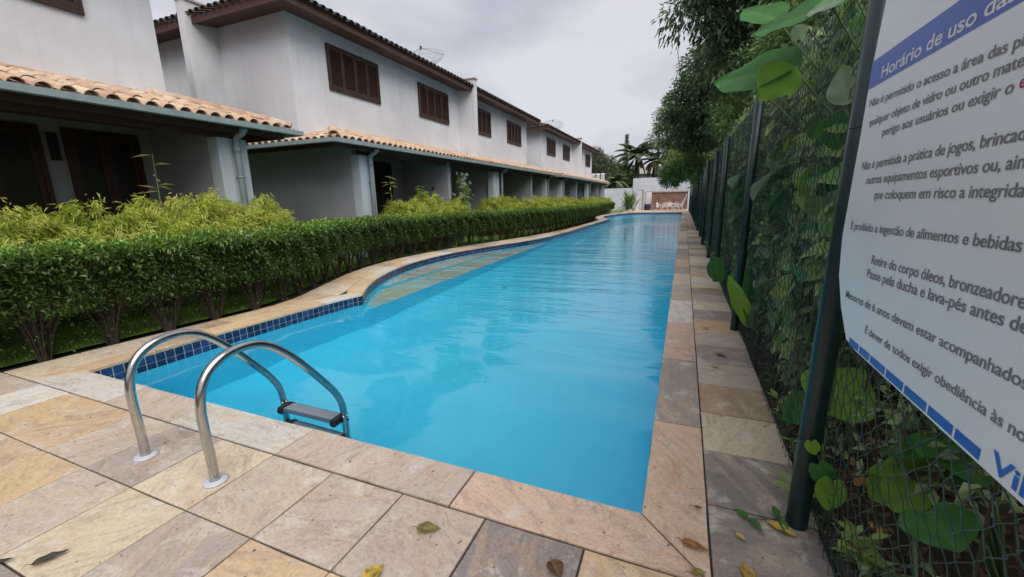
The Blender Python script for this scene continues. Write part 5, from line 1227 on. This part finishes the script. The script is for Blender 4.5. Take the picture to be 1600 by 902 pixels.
# fern by the post
o = empty('small_fern', (0.66, 2.22, 0.0), label='small yellowing fern frond on the grey slab left of the nearest post', cat='fern')
for k, (ax, ay) in enumerate(((-.15, -.05), (-.12, .06), (.02, -.1))):
    n = 18; u = np.repeat(np.linspace(.1, 1, n), 2); sgn = np.tile([-1, 1], n); D0 = np.array([ax, ay, .05]); L0 = np.linalg.norm(D0[:2]); d = D0 / np.linalg.norm(D0); w_ = np.array([-d[1], d[0], 0])
    P = D0[None] * u[:, None] + np.array([0, 0, .03]) ; D = w_[None] * sgn[:, None] + d[None] * .5
    V, Q, r = leaves(P, D, np.tile([0, 0, 1.0], (2 * n, 1)), .05 * np.sin(PI * (u * .9 + .08)) + .004, np.full(2 * n, .008), np.full(2 * n, .9), 0, .1); link('frond', np_mesh('frond', V, Q, r, M['tree_mid']), o)
# sprig lying on the slab
o = empty('green_sprig', (0.52, 2.06, 0.004), label='green two-leaved sprig creeping over the grey slab', cat='sprig')
m = MB(); m.tube([(0.15, .06, .0), (.06, -.02, .02), (-.05, -.09, .012), (-.17, -.12, .004)], .0018, 5, False); m.build('twig', M['stem'], o)
for b, t in (((-.02, -.07, .02), (-.03, .0, .03)), ((-.01, -.08, .02), (.0, -.16, .01)), ((-.14, -.115, .01), (-.10, -.19, .02)), ((-.15, -.12, .01), (-.2, -.07, .02))):
    q = link('leaf', leaf_mesh(b, t, .035, (0, -.3, 1), 'ovate', .08, .2, 0, 3), o); q.color = GR['mid']
# ---- fallen leaves on the paving
def dryleaf_mat():
    m, t, p = newmat('fallen_leaf'); oi = N(t, 'ShaderNodeObjectInfo'); n = noise(t, 22, 5, .65, worldpos(t)); at = N(t, 'ShaderNodeAttribute'); at.attribute_name = 'rnd'
    c = mixc(t, oi.outputs['Color'], (0.04, 0.02, 0.012, 1), ramp(t, n.outputs['Fac'], [(.45, (0, 0, 0, 1)), (.68, (.85, .85, .85, 1))]).outputs['Color'])
    c = mixc(t, c, (0.4, .3, .1, 1), ramp(t, at.outputs['Fac'], [(.4, (0, 0, 0, 1)), (.9, (.35, .35, .35, 1))]).outputs['Color'])
    t.links.new(c, p.inputs['Base Color']); p.inputs['Roughness'].default_value = .55; return m
M['fallen'] = dryleaf_mat()
def fallen(x, y, ln, wd, ang, col, label, curl=0.10, z=0.004):
    me = leaf_mesh((-ln / 2, 0, .006), (ln / 2, 0, .006), wd, (0, 0, 1), 'ovate', -curl * .6, .35, .05, int(x * 100) % 97); me.name = 'blade'; me.materials.clear(); me.materials.append(M['fallen'])
    o = empty('fallen_leaf', (x, y, z), ang, label=label, cat='leaf', group='fallen leaves on the paving'); b = link('blade', me, o); b.color = col
    m = MB(); m.tube([(-ln / 2, 0, .006), (-ln / 2 - .015, .004, .012), (-ln / 2 - .03, .0, .004)], [.0016, .0014, .0010], 5); m.build('stalk', M['stem'], o)
YEL, OLV, ORG, BRN, DRK = (0.48, 0.33, 0.04, 1), (0.20, 0.17, 0.04, 1), (0.34, 0.15, 0.035, 1), (0.12, 0.055, 0.02, 1), (0.03, 0.03, 0.02, 1)
fallen(-1.0, 1.35, .115, .062, math.radians(15), OLV, 'olive-brown fallen leaf on the cream slab below the near pool edge')
fallen(-2.46, 0.62, .115, .045, math.radians(60), DRK, 'dark green-black fallen leaf at the lower left of the photo')
fallen(-2.64, 0.52, .12, .03, math.radians(40), DRK, 'narrow dark curled leaf cut by the left edge of the photo')
fallen(0.14, 1.685, .11, .045, math.radians(-12), ORG, 'orange-brown leaf across the mitred corner joint')
fallen(0.505, 1.925, .13, .045, math.radians(-32), YEL, 'largest yellow leaf on the grey slab near the first post')
fallen(0.33, 1.81, .05, .024, math.radians(-40), YEL, 'small yellow leaf on the grey slab')
fallen(-0.39, 1.355, .09, .07, math.radians(-50), BRN, 'brown curled leaf on the dark slab at the bottom edge')
fallen(-1.08, 1.07, .1, .07, math.radians(80), YEL, 'crumpled yellow-brown leaf at the bottom edge left of centre')
fallen(0.33, 1.62, .09, .05, math.radians(110), YEL, 'yellow leaf cut by the bottom edge beside the right coping')
fallen(0.43, 1.60, .09, .05, math.radians(200), ORG, 'orange leaf cut by the bottom edge near the fence')
fallen(0.15, 1.55, .06, .04, math.radians(20), OLV, 'small olive leaf at the bottom edge on the corner stone')
fallen(0.16, 1.94, .035, .02, math.radians(10), BRN, 'tiny brown leaf on the pinkish coping stone')
fallen(0.42, 4.15, .12, .05, math.radians(-40), BRN, 'brown leaf on the grey slab level with the second post')
fallen(0.35, 3.85, .05, .045, math.radians(10), (0.5, .42, .2, 1), 'small pale leaf on the paving between the first two posts')
fallen(0.33, 5.0, .07, .03, math.radians(5), ORG, 'small orange leaf on the orange slab')
for k in range(5):
    fallen(RNG.uniform(.73, .95), RNG.uniform(1.6, 2.6), .10, .04, RNG.uniform(0, 6), (YEL, ORG, BRN)[k % 3], ['yellow leaf in the litter below the sign', 'rust leaf in the litter by the first post', 'brown leaf in the litter near the mesh foot', 'second yellow leaf in the litter', 'second rust leaf in the litter'][k], z=.07)
# rotten board edging beside the last slab
m = MB()
rs = random.Random(5); m.tube([(0.675, 2.06, -.01), (0.70, 1.94, .0), (.705, 1.8, .005), (.72, 1.66, .0), (.70, 1.45, .01)], [.012, .03, .034, .03, .03], 8); tag(m.build('rotten_root', M['stem'], None, True), 'reddish brown rotten root along the paving corner by the first post', 'root')

# ---------------------------------------------------------------- far end
wl_ = MB(); wl_.box(-16, -5.72, 52.0, 52.2, -.1, 2.52); tag(wl_.build('boundary_wall', M['concrete']), 'lower white boundary wall between the last house and the pool end', 'wall')
wl_ = MB(); wl_.box(-5.72, 12, 51.9, 52.15, -.1, 3.62); tag(wl_.build('boundary_wall', M['concrete']), 'taller white boundary wall behind the brown wall and table', 'wall')
sh_ = empty('shower_wall', (-1.6, 50.6, 0), label='low brown-stained stone wall with pale top ledge behind the white chairs', cat='wall')
MB().box(-1.85, 1.95, 0, .18, 0, 1.92).build('wall_face', simple('brown_slate', c4(0.19, 0.105, 0.08), .8, var=.6, scale=1.6), sh_)
MB().box(-1.9, 2.0, -.12, .25, 1.92, 2.05).build('ledge', M['granite'], sh_)
o = empty('stone_pillar', (-4.55, 49.5, 0), label='pale stone pillar left of the brown wall', cat='pillar')
MB().box(-.28, .1, 0, .4, 0, 2.2).build('shaft', M['concrete'], o); MB().box(.1, .28, 0.01, .4, 0, 2.19).build('cladding', M['granite'], o); MB().box(-.3, .3, -.02, .42, 2.2, 2.26).build('cap', M['granite'], o)
o = empty('white_door', (-3.7, 51.8, 0), label='narrow white metal door between pillar and brown wall', cat='door')
MB().box(-.45, .45, -.05, 0.05, 0, 2.0).build('door_leaf', M['white'], o); MB().box(-.52, .52, -.06, 0.06, 2.0, 2.08).build('lintel', M['granite'], o)
for k in range(5): MB().box(-.38 + k * .18, -.36 + k * .18, -.065, -.05, .1, 1.9).build('rib', M['flange'], o)
o = empty('barrel', (-3.75, 49.0, 0), label='navy blue plastic drum beside the stone pillar', cat='drum'); m = MB(); m.lathe([(0, 0), (.34, 0), (.36, .08), (.37, .35), (.36, .62), (.33, .68), (0, .68)], 18); m.build('body', M['navy'], o, True)
m = MB(); m.lathe([(.375, .18), (.385, .2), (.375, .22)], 18); m.build('hoop', M['navy'], o, True)
tag(MB().box(-5.0, -4.75, 48.6, 48.9, 0, .62).build('white_block', M['white']), 'small white box at the end of the far hedge', 'box')
# chairs and table
def chair(x, y, rz, label, proto=[None]):
    if proto[0] is None:
        o = empty('plastic_chair', cat='chair', group='white resin chairs round the far table'); W = M['white']
        m = MB(); m.prism([(-.23, -.22), (.23, -.22), (.2, .22), (-.2, .22)], .40, .43); m.build('seat', W, o, bevel=.008)
        m = MB(); b = len(m.v)
        for i in range(7):
            u = i / 6 - .5; m.prism([(u * .42 - .022, .20), (u * .42 + .022, .20), (u * .42 + .022, .22), (u * .42 - .022, .22)], .43, .80)
        m.build('backrest', W, o)
        m = MB(); m.tube([(-.24, .21, .42), (-.23, .25, .7), (-.15, .28, .86), (0, .29, .9), (.15, .28, .86), (.23, .25, .7), (.24, .21, .42)], .02, 6); m.build('back_frame', W, o, True)
        for sx in (-1, 1):
            m = MB(); m.tube([(sx * .27, -.24, 0), (sx * .26, -.21, .35), (sx * .27, -.2, .6), (sx * .27, 0, .66), (sx * .25, .2, .66)], .02, 6); m.build('armrest', W, o, True)
            m = MB(); m.tube([(sx * .25, .3, 0), (sx * .22, .2, .42)], .02, 6); m.build('leg', W, o, True)
        proto[0] = o
    else: o = copy_tree(proto[0])
    o.location = (x, y, 0); o.rotation_euler = (0, 0, rz); tag(o, label)
chair(-2.35, 46.3, math.radians(70), 'white resin chair leftmost at the far table, turned side-on')
chair(-1.75, 45.6, math.radians(175), 'white resin chair in front of the far table, back to the pool')
chair(-0.75, 45.9, math.radians(200), 'white resin chair right of centre in front of the far table')
chair(-0.35, 46.8, math.radians(-80), 'white resin chair rightmost at the far table')
chair(-1.4, 47.9, math.radians(5), 'white resin chair behind the far table')
o = empty('plastic_table', (-1.3, 46.8, 0), label='round white resin table at the far end of the pool', cat='table')
m = MB(); m.lathe([(0, .70), (.55, .70), (.58, .715), (.58, .735), (.55, .745), (0, .745)], 24); m.build('table_top', M['white'], o, True)
for k in range(4):
    a = k * PI / 2 + .6; m = MB(); m.tube([(.4 * math.cos(a), .4 * math.sin(a), 0), (.33 * math.cos(a), .33 * math.sin(a), .4), (.38 * math.cos(a), .38 * math.sin(a), .70)], .028, 6); m.build('leg', M['white'], o, True)
o = empty('folded_lounger', (-.1, 47.0, 0), label='white folded sun lounger leaning up beside the fence at the far end', cat='lounger')
m = MB()
for sx in (0, .5): m.tube([(-.55 + 0, -.1 + sx * .6, .02), (0.05, .0 + sx * .6, .8), (.32, .1 + sx * .6, 1.65)], .03, 6)
m.build('frame', M['white'], o)
for k in range(16): u = k / 16; MB().box(-.5 + .8 * u, -.44 + .8 * u, -.06, .26, .1 + 1.5 * u - .01, .1 + 1.5 * u + .04).build('slat', M['white'], o)
for k in range(2): pass
o = empty('far_handrail', (-2.85, 43.3, 0), label='rusty bent handrail at the far pool edge', cat='handrail')
m = MB(); m.tube([(0, 0, 0), (0, 0, .62), (.03, -.1, .7), (.1, -.45, .55), (.12, -.6, .1)], .024, 6); m.build('rail', M['granite'], o, True)
m = MB(); m.lathe([(.024, .01), (.06, .006), (.06, 0)], 12); m.build('flange', M['flange'], o)
# strappy plant and rocks at the far corner
o = empty('strappy_plant', (-5.5, 47.5, 0), label='tall strappy-leaved plant at the end of the far hedge', cat='plant')
n = 150; a = RNG.uniform(0, 6.28, n); P = np.stack([RNG.normal(0, .15, n), RNG.normal(0, .15, n), RNG.uniform(0, .9, n)], 1); D = np.stack([np.cos(a) * .45, np.sin(a) * .45, np.full(n, 1.0)], 1)
V, Q, r = leaves(P, D, rdir(n), RNG.uniform(.8, 1.7, n), np.full(n, .06), RNG.random(n), .1, .15); link('blades', np_mesh('blades', V, Q, r, M['tree_mid']), o)
C = np.stack([RNG.normal(0, .3, 40), RNG.normal(0, .3, 40), RNG.uniform(.1, 1.1, 40)], 1); V, Q, r = clump_leaves(C, .25, 26, .2, .06); link('foliage', np_mesh('foliage', V, Q, r, M['tree_dark']), o)
m = MB(); m.lathe([(0, .24), (.18, .2), (.28, .1), (.3, 0)], 9); o = m.build('garden_rock', M['granite']); o.location = (-5.2, 45.3, 0); tag(o, 'pale rounded rock in front of the strappy plant', 'rock')
# palms
def palm(x, y, h_, L_, nf, label, mat='palm', trr=.16, dead=0, sd=0, name='palm_tree'):
    rs = np.random.default_rng(sd); o = empty(name, (x, y, -.1), label=label, cat='palm'); m = MB()
    m.tube([(0, 0, 0), (.1, 0, h_ * .4), (.0, 0, h_ * .8), (0, 0, h_)], [trr * 1.2, trr, trr * .9, trr * .8], 9); m.build('trunk', M['bark'], o, True)
    for k in range(nf + dead):
        isd = k >= nf; a = k * 2.4 + rs.uniform(-.3, .3); el = rs.uniform(.1, 1.45) if not isd else rs.uniform(-.9, -.4); parts = []; pts = []; p = np.array([0, 0, h_]); e = el; ns = 14; st = L_ * rs.uniform(.8, 1.05) / ns
        for i in range(ns + 1):
            pts.append(p.copy()); p = p + st * np.array([math.cos(a) * math.cos(e), math.sin(a) * math.cos(e), math.sin(e)]); e -= (.115 if not isd else .1)
        pts = np.array(pts); nl = 8; u = np.repeat(np.linspace(1.5, ns - .05, ns * nl), 2); sg = np.tile([-1.0, 1.0], ns * nl); ii = u.astype(int); f_ = (u - ii)[:, None]; P = pts[ii] * (1 - f_) + pts[np.minimum(ii + 1, ns)] * f_
        T = pts[np.minimum(ii + 1, ns)] - pts[ii]; T = unit(T); Wv = np.array([-math.sin(a), math.cos(a), 0]); D = Wv[None] * sg[:, None] * .8 + T * .8; D[:, 2] -= .28 + (.6 if isd else 0)
        ln = L_ * .21 * np.sin(PI * (u / ns * .82 + .15)); V, Q, r = leaves(P, D, np.tile([0, 0, 1.0], (len(P), 1)) + T * .1, ln, np.full(len(P), .026), np.clip(rs.normal(.5, .2, len(P)), 0, 1), .15, .2)
        fr_ = link('frond', np_mesh('frond', V, Q, r, M['deadpalm' if isd else mat]), o)
        q = MB(); q.tube([tuple(z) for z in pts[::2]], [.035 * (1 - .09 * j) for j in range(len(pts[::2]))], 4, False); q.build('midrib', M['cane'], fr_)
palm(-6.55, 62, 6.9, 3.7, 30, 'tall coconut palm rising behind the high boundary wall', dead=5, sd=1)
palm(-4.1, 63, 6.3, 2.9, 16, 'second palm with drooping dead fronds right of the tall coconut palm', mat='palm', dead=12, sd=2)
palm(-8.5, 56, 3.4, 2.3, 20, 'short bushy palm in front of the background house', trr=.22, sd=3)
# conifer, trees on the left, house behind, laundry
o = empty('tall_conifer', (-8.95, 70, -.1), label='thin spire-shaped conifer against the sky left of the tall palm', cat='tree'); m = MB(); m.tube([(0, 0, 0), (0, 0, 6), (0, 0, 11.3)], [.2, .12, .03], 6); m.build('trunk', M['bark'], o)
parts = []
for k in range(80):
    z = 3 + 8.2 * k / 80; rr = .75 * (1 - (z - 3) / 8.6) + .12; c = np.array([[rr * .5 * math.cos(k * 2.4), rr * .5 * math.sin(k * 2.4), z]]); parts.append(clump_leaves(c, rr * .6, 26, .3, .09, .2, flat=.5))
V, Q, r = joinparts(parts); link('crown', np_mesh('crown', V, Q, r, M['tree_dark']), o)
tree('garden_tree', 'dark tree with stiff leaf tips rising directly behind the last house', 'tree', [(-11.5, 57, -.1), (-11.5, 57, 3), (-11.3, 57, 5)], .2, [((-11.4, 57, 6.2), (1.5, 1.5, 1.7)), ((-9.9, 57.5, 5.2), (1.1, 1.3, 1.6)), ((-12.8, 57.5, 5.4), (1.5, 1.4, 2.2)), ((-10.6, 57, 4), (1.5, 1.4, 1.3))], 330, 34, .4, .09, .5, 'palm', droop=-.1, base=.4)
tree('garden_tree', 'low dark tree between the last house and the short palm', 'tree', [(-9.8, 60, -.1), (-9.8, 60, 2.5), (-9.7, 60, 4)], .2, [((-9.4, 60, 4.6), (1.3, 1.4, 1.4)), ((-7.9, 62, 4.4), (1.4, 1.4, 1.6)), ((-10.5, 59, 3.2), (1.6, 1.4, 1.3))], 280, 34, .36, .14, .5, 'tree_dark', base=.5)
for (x, y, z, s, lab) in ((-16, 66, 5, 3.2, 'rounded tree glimpsed beyond the house row'), (3, 66, 6, 4, 'dark tree beyond the high boundary wall at the right'), (-1.2, 68, 4.6, 2.6, 'hazy tree behind the palms, right of them'), (9, 62, 6, 4.5, 'dark tree filling the background beyond the fence')):
    tree('background_tree', lab, 'tree', [(x, y, -.1), (x, y, z * .5), (x, y, z * .7)], .25, [((x, y, z), (s, s, s * .75)), ((x - s * .5, y, z * .75), (s * .6, s * .6, s * .5)), ((x + s * .5, y + 1, z * .8), (s * .6, s * .6, s * .5))], 260, 34, .45, .18, .6, 'tree_dark')
o = empty('background_house', (-7, 68, 0), label='white house with pale hipped roof behind the palms', cat='house')
MB().box(-4, 4, 0, 6, 0, 5.0).build('wall', M['concrete'], o); m = MB(); m.quad((-4.5, -.5, 5), (4.5, -.5, 5), (2.5, 3, 6.1), (-2.5, 3, 6.1)).quad((4.5, -.5, 5), (4.5, 6.5, 5), (2.5, 3, 6.1)).quad((-4.5, 6.5, 5), (-4.5, -.5, 5), (-2.5, 3, 6.1)).quad((4.5, 6.5, 5), (-4.5, 6.5, 5), (-2.5, 3, 6.1), (2.5, 3, 6.1)); m.build('roof', M['granite'], o)
MB().box(-4.55, 4.55, -.55, -.45, 4.88, 5.05).build('fascia', M['white'], o)
for xx in (-1.6, 1.4): f_ = MB().box(xx - .5, xx + .5, -.04, -.005, 3.2, 4.3).build('window', M['white'], o); MB().box(xx - .42, xx + .42, -.05, -.041, 3.28, 4.22).build('pane', M['dark'], f_)
for k, xx in enumerate((-11.15, -10.55, -9.95)):
    m = MB(); nn = 8
    for i in range(nn + 1):
        for j in range(7): m.v.append((xx + .48 * i / nn * (1 + .1 * (j == 0)), 54 + .05 * math.sin(i * 1.9 + j) + .03 * j, 4.45 - .18 * j - .03 * math.sin(i * 2)))
    for i in range(nn):
        for j in range(6): b = i * 7 + j; m.f.append((b, b + 1, b + 8, b + 7))
    q = m.build('hanging_laundry', M['white'], None, True); md = q.modifiers.new('thickness', 'SOLIDIFY'); md.thickness = .01
    tag(q, ['left of three white cloths drying beyond the last house', 'middle of three white cloths drying beyond the last house', 'right of three white cloths drying beyond the last house'][k], 'laundry', 'laundry on the line')
o = empty('clothes_line', (-10.5, 54, 0), label='clothes line on two thin poles beyond the last house', cat='clothes line')
MB().tube([(-1.2, 0, 0), (-1.2, 0, 4.6)], .03, 6).build('pole', M['bark'], o); MB().tube([(1.3, 0, 0), (1.3, 0, 4.6)], .03, 6).build('pole', M['bark'], o); MB().tube([(-1.2, 0, 4.5), (0, 0, 4.46), (1.3, 0, 4.5)], .006, 4).build('line', M['bark'], o)
empty('white_notice', (0.45, 33.0, 0), label='small pale notice fixed to the fence in the far distance', cat='notice')
nb = MB().box(0, .02, -.35, .35, 1.55, 2.35).build('board', M['signw'], bpy.data.objects['white_notice'])
# small things by the pool
fallen(-3.06, 7.05, .09, .05, .4, DRK, 'small dark leaf floating on the pool past the benches', z=WATER_Z + .004)
seedling((-6.25, 13.7, -0.03), .32, 45, .08, .035, 'bright seedling at the foot of the hedge beyond the pool bulge', sd=12)
seedling((-6.75, 11.6, -0.03), .2, 27, .06, .025, 'little pale seedling at the hedge foot, nearer than the bright one', sd=13)
